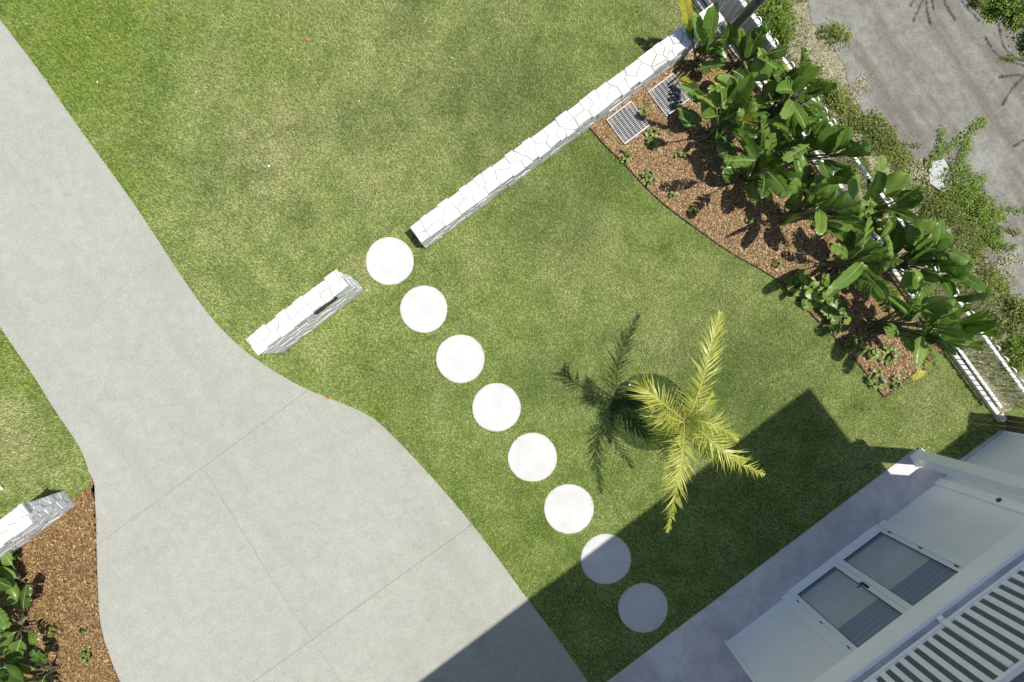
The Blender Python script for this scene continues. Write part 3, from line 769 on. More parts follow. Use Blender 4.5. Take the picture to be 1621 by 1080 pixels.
clump((1097,108), [((1093,54),(1080,-10),13,T(tears=2,yellow=True)),((1113,70),(1100,18),17),((1120,76),(1131,4),24,T(tears=3)),((1150,74),(1153,34),24,T(tears=4)),
   ((1104,90),(1148,74),16,T(tears=2)),((1152,96),(1122,80),14),((1103,112),(1150,98),13,T(tears=2)),((1096,66),(1090,40),10),((1084,128),(1102,164),18,T(tears=6)),((1072,128),(1095,136),16,T(yellow=True,tears=1))],
   "big leaf plant with one tall yellow leaf at the far end of the long wall", 3, 11)
clump((1160,108), [((1173,92),(1171,45),10,T(fold=1.1)),((1184,96),(1197,44),18),((1186,121),(1177,97),26,T(fold=.3,roll=0)),((1192,130),(1219,88),32,T(fold=.35,roll=.2)),
   ((1213,87),(1249,76),16),((1160,112),(1190,134),16,T(tears=2,yellow=False)),((1205,122),(1228,130),22),((1150,120),(1130,132),14,T(yellow=True)),((1232,100),(1250,118),12,T(yellow=True,tears=2)),((1170,135),(1135,122),14)],
   "big leaf plant by the grey panel of the fence, with a large dark upright leaf", 3, 12)
clump((1123,219), [((1154,177),(1190,117),25,T(fold=.3,tears=2)),((1158,166),(1156,122),18),((1121,194),(1192,160),18),((1126,190),(1117,152),17),((1130,208),(1163,235),16,T(tears=2)),
   ((1134,227),(1154,256),10),((1140,186),(1168,170),22),((1072,172),(1112,193),20,T(tears=3)),((1100,200),(1078,178),16),((1140,205),(1125,172),16),((1150,200),(1190,195),16)],
   "big leaf plant behind the two metal grates, with pale split leaves", 5, 13)
clump((1222,186), [((1240,142),(1283,104),38,T(fold=.5,tears=3)),((1257,150),(1296,104),26),((1260,153),(1300,148),15),((1288,154),(1325,140),18),((1184,163),(1219,167),26,T(fold=.2)),
   ((1165,196),(1218,180),17,T(tears=3)),((1228,222),(1240,178),20),((1266,171),(1299,195),24),((1205,150),(1235,140),22),((1228,165),(1243,135),14),((1210,200),(1235,214),16,T(tears=2))],
   "big leaf plant with one broad split leaf reaching over the white fence rail", 5, 14)
clump((1174,286), [((1177,240),(1186,283),17,T(tears=2)),((1190,284),(1244,266),30,T(fold=.35)),((1181,290),(1195,326),15,T(tears=3)),((1141,259),(1166,280),17),((1186,290),(1235,294),12,T(tears=4)),
   ((1166,262),(1150,240),14),((1200,262),(1225,252),18,T(tears=2)),((1160,285),(1145,268),14),((1196,300),(1222,318),12,T(yellow=True))],
   "small big leaf plant standing forward on the mulch, halfway along the bed", 5, 15)
clump((1236,258), [((1217,240),(1267,172),32,T(fold=.3)),((1222,244),(1289,226),20,T(tears=3)),((1216,237),(1262,198),22),((1276,228),(1311,206),38,T(fold=.2)),((1308,246),(1326,198),30),
   ((1320,243),(1340,200),24),((1334,243),(1376,228),20,T(tears=3)),((1302,250),(1378,247),13),((1314,266),(1350,268),11),((1250,250),(1285,258),22,T(tears=2)),((1240,222),(1246,188),20),((1262,262),(1240,282),14)],
   "big leaf plant with broad dark leaves crossing the fence at the middle of the bed", 6, 16)
clump((1243,345), [((1282,322),(1278,263),17,T(tears=2)),((1290,329),(1311,275),28),((1290,334),(1323,299),19),((1312,291),(1354,291),28,T(fold=.25)),((1316,329),(1364,320),30,T(tears=4)),
   ((1306,346),(1350,362),15),((1296,338),(1362,334),8),((1262,320),(1250,290),13),((1300,350),(1334,382),22,T(tears=5)),((1352,315),(1358,276),17),((1366,315),(1388,270),25),((1290,312),(1270,296),18),((1330,345),(1365,350),18,T(tears=3)),((1270,330),(1295,310),16)],
   "big leaf plant with long bare stalks fanning from the middle of the bed", 4, 17)
clump((1352,345), [((1380,327),(1438,275),28,T(fold=.3)),((1416,320),(1463,314),21),((1384,332),(1460,320),13),((1367,330),(1402,342),21),((1420,335),(1448,350),12,T(yellow=False)),
   ((1368,345),(1402,380),18,T(tears=3)),((1390,350),(1405,372),12,T(yellow=True,tears=3)),((1360,350),(1376,368),16)],
   "big leaf plant whose long pointed leaves cross the fence opposite the pale stone slab", 5, 18)
clump((1317,421), [((1334,419),(1392,385),21),((1343,404),(1354,368),15),((1358,400),(1377,364),17),((1376,413),(1411,419),26,T(fold=.3,tears=4)),((1341,428),(1421,470),26,T(fold=.1,tears=9)),
   ((1350,430),(1385,452),16,T(tears=6)),((1330,405),(1312,385),12),((1340,440),(1365,462),12,T(tears=6)),((1330,412),(1345,392),14)],
   "big leaf plant with one long comb torn leaf, rooted beside the round leaved ground plants", 5, 19)
clump((1400,420), [((1400,402),(1429,346),30,T(fold=.3)),((1434,399),(1471,348),32,T(fold=.4,tears=3)),((1437,420),(1498,366),32,T(fold=.3)),((1440,422),(1492,390),30),((1483,417),(1541,421),25,T(tears=3)),
   ((1488,438),(1526,445),20),((1450,432),(1490,440),14,T(tears=2)),((1500,400),(1535,412),18),((1425,410),(1450,385),20),((1470,405),(1510,385),20),((1452,445),(1478,462),18,T(tears=3))],
   "big leaf plant with the tallest bright upright leaves, near the lower half of the fence", 5, 20)
clump((1384,517), [((1442,467),(1445,426),27),((1445,486),(1510,485),27,T(fold=.3)),((1453,470),(1482,452),20,T(tears=6)),((1508,471),(1572,463),22),((1430,502),(1441,472),21),
   ((1470,530),(1496,490),32),((1480,525),(1461,488),26),((1490,525),(1541,540),27,T(fold=.7)),((1513,511),(1567,488),24),((1520,521),(1580,512),18),((1455,536),(1513,564),22),
   ((1434,530),(1469,553),32,T(fold=.2)),((1530,549),(1556,551),16),((1553,530),(1580,536),14),((1467,562),(1446,602),13,T(yellow=True,tears=2)),((1500,500),(1530,480),20),((1480,545),(1445,540),12),((1420,495),(1400,470),14)],
   "big leaf plant at the bed's lower end, one yellow leaf drooping onto the lawn", 5, 21)
# lower left corner
clump((40,985), [((30,960),(-12,905),22),((38,965),(44,925),16,T(tears=2)),((26,1000),(-30,1035),24),((34,1010),(24,1052),20,T(tears=3)),((5,1010),(-40,985),24),((10,1060),(-25,1090),22),((45,998),(60,1020),16,T(tears=5)),((0,975),(-50,960),26),((8,940),(-20,930),18)],
   "big leaf plant at the left edge, middle one of the three beside the driveway mulch", 5, 31)
clump((36,925), [((20,895),(8,872),12,T(tears=2)),((22,930),(-25,905),22),((15,945),(-35,950),20),((28,915),(-5,900),16),((12,912),(-30,885),20)],
   "big leaf plant at the left edge, nearest the white stone wall", 4, 32)
clump((88,1062), [((60,1060),(15,1040),20),((62,1050),(74,1030),14,T(tears=4)),((50,1075),(5,1100),26,T(tears=4)),((70,1072),(60,1110),18),((40,1045),(0,1060),20),((40,1090),(-20,1070),22),((78,1048),(52,1028),14,T(tears=3))],
   "big leaf plant in the bottom left corner, closest to the curve of the driveway", 4, 33)
random.seed(99)

# ------------------------------------------------------------------ small ground plants
def round_plant(g, rpx, n, lr, label, name="ground_plant", zmax=.22, toneb=.5, cat="plant", group="small plants in the mulch"):
    c = P(*g); mb = MB(); st = MB()
    for i in range(n):
        an = random.uniform(0, 6.283); r = rpx*S*math.sqrt(random.random()); x, y = math.cos(an)*r, math.sin(an)*r
        z = random.uniform(.04, zmax)*(1-.45*r/(rpx*S)) + .02; R_ = lr*random.uniform(.6, 1.15); nrm = Vector((x*1.2+random.uniform(-.35,.35), y*1.2+random.uniform(-.35,.35), 1)).normalized()
        q_ = nrm.to_track_quat('Z', 'Y'); K = 12; vs = [Vector((x, y, z - R_*.12))]
        a0 = random.uniform(0, 6.28)
        for j in range(K):
            b_ = a0 + j/K*2*math.pi; rr = R_*(1+.06*math.sin(j*5.1)) * (.55 if j == 0 else 1); vs.append(Vector((x, y, z)) + q_ @ Vector((rr*.5*math.cos(b_), rr*.5*math.sin(b_), -.01*R_)))
        for j in range(K):
            b_ = a0 + j/K*2*math.pi; rr = R_*(1+.07*math.sin(j*5.1)) * (.4 if j == 0 else 1); vs.append(Vector((x, y, z)) + q_ @ Vector((rr*math.cos(b_), rr*math.sin(b_), R_*random.uniform(-.02, .16))))
        mb.add(vs, [(0, 1+j, 1+(j+1) % K) for j in range(K)] + [(1+j, 1+K+j, 1+K+(j+1) % K, 1+(j+1) % K) for j in range(K)], 0, min(1, max(0, toneb+random.gauss(0, .2))))
        st.tube([(x*.4, y*.4, 0), (x*.9, y*.9, z*.6), (x, y, z-.005)], [.004, .003, .002], 4)
    e = bpy.data.objects.new(name, None); e.location = c; col.objects.link(e); tag(e, label, cat, group)
    mb.build("leaves", M_ROUND, e, True); st.build("stems", M_STEM, e); return e
for (g, r, n, lr, lab) in [
  ((1033,222), 15, 26, .035, "yellow green seedling clump at the lower corner of the uncovered metal grate"),
  ((990,250), 10, 18, .025, "reddish green seedling clump near the edging below the uncovered metal grate"),
  ((1026,283), 13, 26, .028, "seedling clump touching the curved edging, largest of those below the grates"),
  ((1018,180), 9, 12, .028, "small seedling between the two metal grates"),
  ((1075,245), 8, 10, .026, "small yellow green seedling on the mulch in front of the plant shadows"),
  ((1095,337), 8, 12, .022, "tiny seedling alone on the open mulch, halfway down the curve"),
  ((1061,311), 5, 8, .020, "tiniest seedling on the mulch, next to the edging curve"),
  ((1187,353), 7, 8, .022, "thin pale seedling at the edge of the leaf shadows on the open mulch"),
  ((1228,418), 8, 14, .020, "slim brownish seedling on the mulch just above the round leaved plants"),
  ((1383,600), 15, 22, .038, "bright green seedlings at the pointed lower tip of the bed"),
  ((1352,548), 17, 42, .034, "mixed weeds along the edging just below the round leaved plants"),
  ((1378,560), 10, 14, .045, "round leaved seedling with bright green leaves, inside the lower bed"),
  ((1402,563), 14, 20, .040, "leafy green seedling casting a dark shadow beside the lower bed stalks"),
  ((1417,606), 11, 20, .028, "pale weeds spilling over the edging at the bed's lower corner"),
  ((92,995), 9, 14, .026, "small dark green seedling on the tan mulch, upper of two"),
  ((140,1035), 10, 18, .028, "small dark green seedling on the tan mulch nearest the driveway curve"),
  ((132,993), 6, 6, .026, "yellowish seedling on the tan mulch beside the driveway"),
  ((16,880), 13, 22, .045, "bright green leafy sprig in front of the left stone wall")]:
    round_plant(g, r, n, lr, lab)
round_plant((1262,448), 20, 26, .070, "round leaved ground plant at the upper end of its patch, over the edging", "leopard_plant", .34, .55, group="round leaved plants at the bed edge")
round_plant((1292,468), 26, 40, .095, "round leaved ground plant with the largest scalloped leaves, in the middle of its patch", "leopard_plant", .40, .62, group="round leaved plants at the bed edge")
round_plant((1318,505), 22, 34, .070, "round leaved ground plant at the lower end of its patch beside the mulch", "leopard_plant", .32, .5, group="round leaved plants at the bed edge")
round_plant((1318,452), 18, 26, .080, "round leaved ground plant tucked under the torn leaf of the big plant", "leopard_plant", .30, .35, group="round leaved plants at the bed edge")

# ------------------------------------------------------------------ metal grates
def grate(px, py, label):
    c = P(px, py); e = empty("drain_grate", c, label, "grate", "metal grates set in the mulch"); L_ = .50; s0 = c - UW*L_/2 - NW*L_/2
    fr = MB(); z = .04
    for o_, dx, dy in ((s0, UW*L_, NW*.022), (s0 + NW*(L_-.022), UW*L_, NW*.022), (s0 + NW*.022, UW*.012, NW*(L_-.044)), (s0 + UW*(L_-.012) + NW*.022, UW*.012, NW*(L_-.044))):
        fr.box(o_ + ZW*z, dx, dy, ZW*.022)
    adopt(e, fr.build("frame", M_GALV))
    for i in range(1, 17):
        b_ = MB(); b_.box(s0 + UW*.013 + NW*(.022 + (L_-.044)*i/17 - .003) + ZW*(z+.001), UW*(L_-.026), NW*.006, ZW*.018); adopt(e, b_.build("bar", M_GALV))
    for i in range(1, 7):
        b_ = MB(); b_.box(s0 + UW*(L_*i/7 - .004) + NW*.023 + ZW*(z+.0205), UW*.008, NW*(L_-.046), ZW*.004); adopt(e, b_.build("cross_bar", M_GALV))
    pit_shade_sheet = MB(); s1 = s0 + (UW+NW)*.012
    pit_shade_sheet.box(s1 + ZW*.013, UW*(L_-.024), NW*(L_-.024), ZW*.004)  # flat dark sheet under the bars, its colour standing in for the pit's shade
    adopt(e, pit_shade_sheet.build("pit_shade_sheet", M_PIT_SHADE)); return e
grate(993, 196, "square metal grate lying in full sun on the mulch beside the stone wall")
grate(1059, 152, "square metal grate half hidden under the yellowish leaves beside the stone wall")

# ------------------------------------------------------------------ loop top fence
fence = empty("pool_fence", FQ(100), "white loop top metal fence running behind the big leaf plants", "fence")
mb = MB(); tA, tB = -760, 541
mb.box(FQ(tA, 547.5, -.03), FQ(tB, 0)-FQ(tA, 0), FQ(0, 6.5)-FQ(0, 0), ZW*.13, bev=.006); adopt(fence, mb.build("plinth", M_PLINTH))
fd = (FQ(1)-FQ(0)).normalized(); fn = (FQ(0, 1)-FQ(0, 0)).normalized()
for z, h_, nm in ((.07, .032, "bottom_rail"), (.865, .034, "top_rail")):
    mb = MB(); mb.box(FQ(tA, FENCE_N, z) - fn*.021, FQ(tB-6)-FQ(tA), fn*.042, ZW*h_, bev=.005); adopt(fence, mb.build(nm, M_WHITE))
sp = .205; x = tA*S + .05; cnt = 0; far = MB()
while x < (tB-10)*S - .1:
    c0 = FQ(0, FENCE_N) + fd*x; r = .050
    pts = [c0 + ZW*.0, c0 + ZW*.97] + [c0 + fd*(r - r*math.cos(q_)) + ZW*(.97 + r*math.sin(q_)*1.15) for q_ in [math.pi*i/10 for i in range(1, 10)]] + [c0 + fd*2*r + ZW*.97, c0 + fd*2*r + ZW*.0]
    m_ = MB() if x > -640*S else far
    m_.tube(pts, .0085, 6)
    if m_ is not far:
        adopt(fence, m_.build("loop_bar", M_WHITE, smooth=True)); cnt += 1
    x += sp
if far.v: o = far.build("far_loop_bars", M_WHITE, smooth=True); o["kind"] = "stuff"; adopt(fence, o)
# privacy panel fixed to the fence
pan = empty("privacy_panel", FQ(-210), "pale grey solid board panel fixed along the top end of the white fence", "panel")
for i in range(4):
    mb = MB(); t0 = -262 + i*34
    mb.box(FQ(t0, FENCE_N+4.5, .10), FQ(t0+33.2, 0)-FQ(t0, 0), fn*.018, ZW*.76, bev=.003); adopt(pan, mb.build("board", M_PANEL))
mb = MB(); mb.box(FQ(-267, FENCE_N+3.5, 0), FQ(-262.4, 0)-FQ(-267, 0), fn*.045, ZW*.9, bev=.004); adopt(pan, mb.build("post", M_WHITE))
# leaning pole
def pole_pt(k): return P(810.5 + (312+135*k)/(1-k), 540 + (-458-10*k)/(1-k), k*H)
pole = empty("street_pole", pole_pt(0), "round grey green pole standing by the stone wall and the white fence", "pole")
mb = MB(); mb.tube([pole_pt(k) for k in (0, .1, .2, .3, .42, .54)], [.075, .073, .07, .066, .06, .055], 20); adopt(pole, mb.build("shaft", M_POLE, smooth=True))
mb = MB(); o_ = Vector((.095, .0, 0)); mb.tube([pole_pt(k) + o_ for k in (0, .1, .2, .3, .42)], .016, 10); adopt(pole, mb.build("conduit", M_WHITE, smooth=True))
for k in (.155, .30):
    mb = MB(); mb.tube([pole_pt(k-.0015), pole_pt(k+.0015)], .079, 20); adopt(pole, mb.build("band", M_DARK))

# ------------------------------------------------------------------ verge plants
def leaf_cloud(g, rx, ry, h, n, ls, mat, label, name, cat="weed", rot=0.0, group="weeds on the verge by the old concrete path", tufts=0, tonem=.5, el=.55):
    c = P(*g); cr, sr = math.cos(rot), math.sin(rot)
    u = RS.normal(0, .42, n); v = RS.normal(0, .42, n); rr = np.minimum(1, np.hypot(u, v))
    # clumped: a few sub centres
    K = 9; cu = RS.uniform(-.8, .8, K); cv = RS.uniform(-.8, .8, K); pick = RS.randint(0, K, n); mixf = (RS.rand(n) < .8)
    u = np.where(mixf, cu[pick] + RS.normal(0, .17, n), u); v = np.where(mixf, cv[pick] + RS.normal(0, .17, n), v)
    ph = RS.uniform(.4, 1, K)
    X = u*rx*S; Y = v*ry*S; x = X*cr - Y*sr; y = X*sr + Y*cr
    z = RS.uniform(.01, 1, n)**.8 * h * np.maximum(.15, 1 - (u*u+v*v)*.6) * np.where(mixf, ph[pick], .7)
    L_ = ls*RS.uniform(.5, 1.3, n); W_ = L_*el*RS.uniform(.4, 1, n); a = RS.uniform(0, 2*np.pi, n); tl = RS.uniform(-.5, 1.0, n); rl = RS.normal(0, .5, n)
    ex = np.stack([np.cos(a)*np.cos(tl), np.sin(a)*np.cos(tl), np.sin(tl)], 1) * (L_)[:, None]
    ey = np.stack([-np.sin(a)*np.cos(rl), np.cos(a)*np.cos(rl), np.sin(rl)], 1) * (W_/2)[:, None]
    cc = np.stack([x, y, z], 1); vv = np.stack([cc, cc+ex*.5-ey, cc+ex, cc+ex*.5+ey], 1).reshape(-1, 3)
    e = bpy.data.objects.new(name, None); e.location = c; col.objects.link(e); tag(e, label, cat, group)
    mesh_obj("foliage", vv, np.arange(4*n).reshape(-1, 4), mat, e, tone=np.repeat(np.clip(RS.normal(tonem, .2, n), 0, 1), 4))
    st = MB()
    for i in range(K):
        st.tube([(0, 0, 0), ((cu[i]*rx*cr - cv[i]*ry*sr)*S*.6, (cu[i]*rx*sr + cv[i]*ry*cr)*S*.6, h*ph[i]*.5), ((cu[i]*rx*cr - cv[i]*ry*sr)*S, (cu[i]*rx*sr + cv[i]*ry*cr)*S, h*ph[i]*.85)], [.006, .004, .002], 4)
    st.build("twigs", M_DRY, e); return e
strip_pw = G(STRIP); path_pw = G(PATH)
def in_strip(x, y): 
    near = inpoly(x, y, strip_pw) & ~inpoly(x, y, path_pw); return near
g = blades("verge_grass", in_strip, 2.9, 9.0, -1.6, 6.2, 2800, (.04, .12), (.005, .011), M_STRAW, 1.3,
           tone_fn=lambda x, y: np.clip(.52 + .30*np.sin(x*2.3+1)*np.sin(y*2.9) + RS.normal(0, .2, len(x)), 0, 1))
tag(g, "dry straw coloured grass on the verge behind the fence", "grass", kind="stuff")
def patchy(x, y):
    f = np.sin(x*1.9+.7*np.sin(y*2.7)) + np.sin(y*2.1+1.3*np.sin(x*1.3)+1.0) + .6*np.sin(x*6.1+y*4.3)
    return in_strip(x, y) & (f > .15)
g = blades("verge_weeds", patchy, 2.9, 9.0, -1.6, 6.2, 3200, (.03, .11), (.010, .022), M_WEED, 1.25)
tag(g, "low green weeds spreading through the dry grass behind the fence", "weeds", kind="stuff")
for (g, rx, ry, h, n, ls, mat, rot, tn, lab) in [
  ((1228,34), 40, 30, .45, 5200, .055, M_LUSHW, -.9, .5, "feathery bright green bush against the fence at the top of the verge"),
  ((1320,60), 28, 22, .30, 900, .045, M_WEED, -.6, .6, "small reddish green bush spreading onto the path near the top"),
  ((1285,120), 24, 36, .12, 700, .05, M_STRAW, .8, .55, "dry pale tuft beside the fence, below the feathery bush"),
  ((1325,158), 22, 36, .25, 2600, .045, M_WEED, .7, .6, "yellow green tuft pressed against the fence loops"),
  ((1372,205), 44, 26, .28, 3400, .045, M_WEED, -.5, .45, "dark leafy weed at the edge of the path where the tuft widens"),
  ((1410,240), 40, 26, .25, 3000, .04, M_WEED, -.8, .55, "round leaved green weed mat above the pale stone slab"),
  ((1352,262), 18, 20, .2, 900, .045, M_WEED, -.8, .45, "low weed hugging the fence behind the broad dark leaves"),
  ((1488,330), 34, 40, .28, 3400, .04, M_WEED, -.6, .40, "dark tangled weed below the pale stone slab"),
  ((1535,330), 46, 30, .30, 2300, .05, M_LUSHW, -.3, .6, "bright feathery weed creeping over the path edge"),
  ((1512,300), 40, 36, .25, 2600, .045, M_LUSHW, -.6, .55, "feathery green weed spreading right of the pale stone slab"),
  ((1560,372), 46, 26, .22, 2200, .045, M_LUSHW, -.6, .55, "sprawling green weed low on the path, below the longest runner"),
  ((1585,420), 30, 30, .12, 700, .04, M_STRAW, -.6, .55, "dry pale grass tuft at the lower path edge"),
  ((1455,275), 34, 22, .10, 900, .05, M_STRAW, -.6, .55, "dry twiggy grass beside the pale stone slab"),
  ((1352,150), 16, 40, .08, 500, .04, M_STRAW, -.6, .55, "dry grass fringe along the upper path edge"),
  ((1520,395), 34, 36, .25, 3200, .04, M_WEED, -.7, .45, "brown green weed tangle at the lower path edge"),
  ((1560,455), 34, 30, .22, 3200, .04, M_WEED, -.7, .55, "olive weed patch near the lower end of the fence"),
  ((1600,500), 34, 30, .3, 2600, .05, M_WEED, -.7, .5, "weed tuft at the right edge above the fence"),
  ((1608,560), 26, 34, .3, 2800, .05, M_LUSHW, -.7, .5, "lush green tuft outside the fence at the right edge"),
  ((1598,10), 30, 34, .5, 3600, .07, M_LUSHW, -.7, .5, "tall lush green grass tuft in the top right corner"),
  ((1630,60), 26, 30, .35, 2400, .06, M_LUSHW, -.7, .35, "lush green tuft at the right edge below the corner tuft"),
  ((1545,5), 16, 12, .2, 700, .045, M_WEED, 0, .5, "low weed on the path at the top edge, left of the corner grass"),
  ((1600,94), 26, 10, .05, 420, .03, M_LUSHW, .1, .6, "flat sparse weed growing on the path at the right edge")]:
    leaf_cloud(g, rx, ry, h, n, ls, mat, lab, "verge_weed", rot=rot, tonem=tn)
def runner(pts, label, wd=.05, dens=170, mat=None, tone=.5, z=.035):
    pts = smoothpoly(pts, 2); mb = MB(); st = MB(); ps = [P(*p, z) for p in pts]; st.tube([p + ZW*.01 for p in ps], .004, 5)
    tot = sum((ps[i+1]-ps[i]).length for i in range(len(ps)-1))
    for i in range(int(tot*dens)):
        k = random.random()*(len(ps)-1.001); p = ps[int(k)].lerp(ps[int(k)+1], k % 1) + Vector((random.gauss(0, wd*.45), random.gauss(0, wd*.45), random.uniform(.005, .05)))
        an = random.uniform(0, 6.283); d = Vector((math.cos(an), math.sin(an), random.uniform(-.2, .8))).normalized(); L_ = random.uniform(.02, .05); s_ = d.cross(ZW).normalized()*L_*.25
        mb.add([p, p+d*L_*.5-s_, p+d*L_, p+d*L_*.5+s_], [(0, 1, 2, 3)], 0, min(1, max(0, random.gauss(tone, .2))))
    e = bpy.data.objects.new("creeping_weed", None); e.location = (0, 0, 0); e.location = ps[0]; col.objects.link(e); tag(e, label, "weed", "creeping weeds on the old concrete path")
    adopt(e, mb.build("leaves", mat or M_LUSHW), st.build("stem", M_DRY))
runner([(1468,262),(1485,243),(1520,222),(1556,192)], "creeping weed filling the joint across the old path", .09, 620)
runner([(1484,243),(1492,225),(1488,205)], "short weed shoot growing up from the path joint", .08, 500)
runner([(1529,225),(1522,250),(1510,290),(1502,330)], "creeping weed running down the path from the joint to the feathery weed", .10, 620)
runner([(1505,330),(1530,300),(1555,282)], "curved weed shoot above the bright feathery weed", .09, 520)
runner([(1500,300),(1540,315),(1580,335),(1650,332)], "longest weed runner reaching out to the right edge of the path", .07, 420)
runner([(1520,345),(1560,350),(1590,345)], "weed runner below the longest one", .06, 420)
runner([(1540,372),(1580,362),(1612,368)], "dark weed runner over the lower path", .05, 380, M_WEED, .35)
runner([(1540,385),(1575,390),(1606,392)], "lowest weed runner over the path", .05, 380, M_WEED, .35)
runner([(1452,232),(1440,226),(1420,236)], "thin weed runner by the pale stone slab", .05, 260, M_WEED, .4)
# pale slab lying by the path
mb = MB(); pw = G([(1472,258),(1490,254),(1498,268),(1490,284),(1502,300),(1488,306),(1468,292),(1466,272)]); mb.prism(pw, -.01, .075)
tag(mb.build("stone_slab", simple("pale_rubble", (.36,.365,.36), .8, .12, 12, .5)), "pale broken stone slab lying where the weeds meet the old path", "stone")

# tree outside the frame whose drooping twigs throw the thin shadows on the path
SH = Vector((-SUNDIR.x/SUNDIR.z, -SUNDIR.y/SUNDIR.z, 0))
wt = MB(); wl = MB()
tree = empty("weeping_tree", P(2010, -150), "weeping tree outside the right edge casting thin twig shadows on the path", "tree")
def twig(pts, z0, z1, dens=70):
    pts = smoothpoly(pts, 2); n = len(pts); ps = []
    for i, p in enumerate(pts):
        z = z0 + (z1-z0)*i/(n-1); g_ = P(*p); ps.append(g_ - SH*z + ZW*z)
    wt.tube(ps, [.009 - .005*i/(n-1) for i in range(n)], 5)
    tot = sum((ps[i+1]-ps[i]).length for i in range(n-1))
    for i in range(int(tot*dens)):
        k = random.random()*(n-1.001); p = ps[int(k)].lerp(ps[int(k)+1], k % 1); an = random.uniform(0, 6.283)
        d = Vector((math.cos(an), math.sin(an), random.uniform(-.6, .3))).normalized(); L_ = random.uniform(.02, .04); s_ = d.cross(ZW).normalized()*L_*.3
        wl.add([p, p+d*L_*.5-s_, p+d*L_, p+d*L_*.5+s_], [(0, 1, 2, 3)], 0, random.random())
    return ps[0]
roots = [twig([(1465,-40),(1462,-5),(1452,18),(1444,34)], 4.6, 4.0), twig([(1468,-40),(1465,0),(1466,22),(1472,38)], 4.6, 4.0), twig([(1480,-40),(1474,-8),(1475,8),(1477,16)], 4.6, 4.2),
 twig([(1475,-40),(1492,0),(1500,15),(1511,33)], 4.6, 4.0), twig([(1500,-40),(1518,0),(1535,18),(1548,34)], 4.6, 4.0), twig([(1510,-40),(1528,0),(1545,22),(1572,26)], 4.6, 4.0),
 twig([(1680,118),(1621,106),(1575,90),(1559,60)], 4.7, 4.0), twig([(1690,112),(1615,100),(1585,75),(1581,46)], 4.7, 4.1), twig([(1680,60),(1625,118),(1600,140),(1586,166)], 4.7, 4.0), twig([(1700,110),(1625,119),(1600,120),(1580,123)], 4.7, 4.3),
 twig([(1700,190),(1640,210),(1618,222),(1605,232)], 4.7, 4.2), twig([(1480,-40),(1455,-10),(1443,5),(1440,10)], 4.6, 4.3)]
tf = P(2010, -150); top = tf + Vector((-.3, .1, 5.4))
trk = MB(); trk.tube([tf, tf + Vector((.05, 0, 2)), tf + Vector((-.1, .1, 4)), top], [.16, .13, .10, .06], 12)
for r_ in roots: trk.tube([top - ZW*.6, (top + r_)/2 + ZW*.7, r_], [.04, .025, .009], 6)
adopt(tree, trk.build("trunk", M_TIMBER, smooth=True), wt.build("branches", M_TIMBER), wl.build("crown", M_WEED))

# ------------------------------------------------------------------ house
house = empty("house", F(150, 640), "white house with glazed double doors under a balcony in the lower right corner", "house")
def bx(name, t0, t1, n0, n1, z0, z1, mat, bev=0.0, parent=house, b=None):
    m_ = b or MB(); m_.box(F(t0, n0, z0), F(t1, n0) - F(t0, n0), F(t0, n1) - F(t0, n0), ZW*(z1-z0), bev=bev)
    if b is None:
        o = m_.build(name, mat); adopt(house, o)
        if parent is not house:
            bpy.context.view_layer.update(); o.parent = parent; o.matrix_parent_inverse = Matrix.Identity(4)
        return o
D0, D1, DT = 95, 299, 2.42
wm = MB()
for a_ in ((-16, D0, 583, 603, 0, 3.05), (D1, 406, 583, 603, 0, 3.05), (D0, D1, 583, 603, DT, 3.05)): bx("", *a_, None, b=wm)
bx("", -16, 4, 603, 900, 0, 3.05, None, b=wm); bx("", 386, 406, 603, 900, 0, 3.05, None, b=wm); bx("", -900, -16.4, 720, 740, 0, 3.05, None, b=wm)
adopt(house, wm.build("wall", M_WALL))
wm = MB(); bx("", -900, 405, 720, 740, 3.46, 7.4, None, b=wm); bx("", 385, 405, 740.5, 1100, 3.46, 7.4, None, b=wm)
adopt(house, wm.build("upper_wall", M_WALL))
bx("corner_board", 397, 411, 579.5, 586, .022, 3.04, M_FRAME, .004)
bx("corner_board", -18, -13.5, 580, 600, .022, 3.04, M_FRAME, .003)
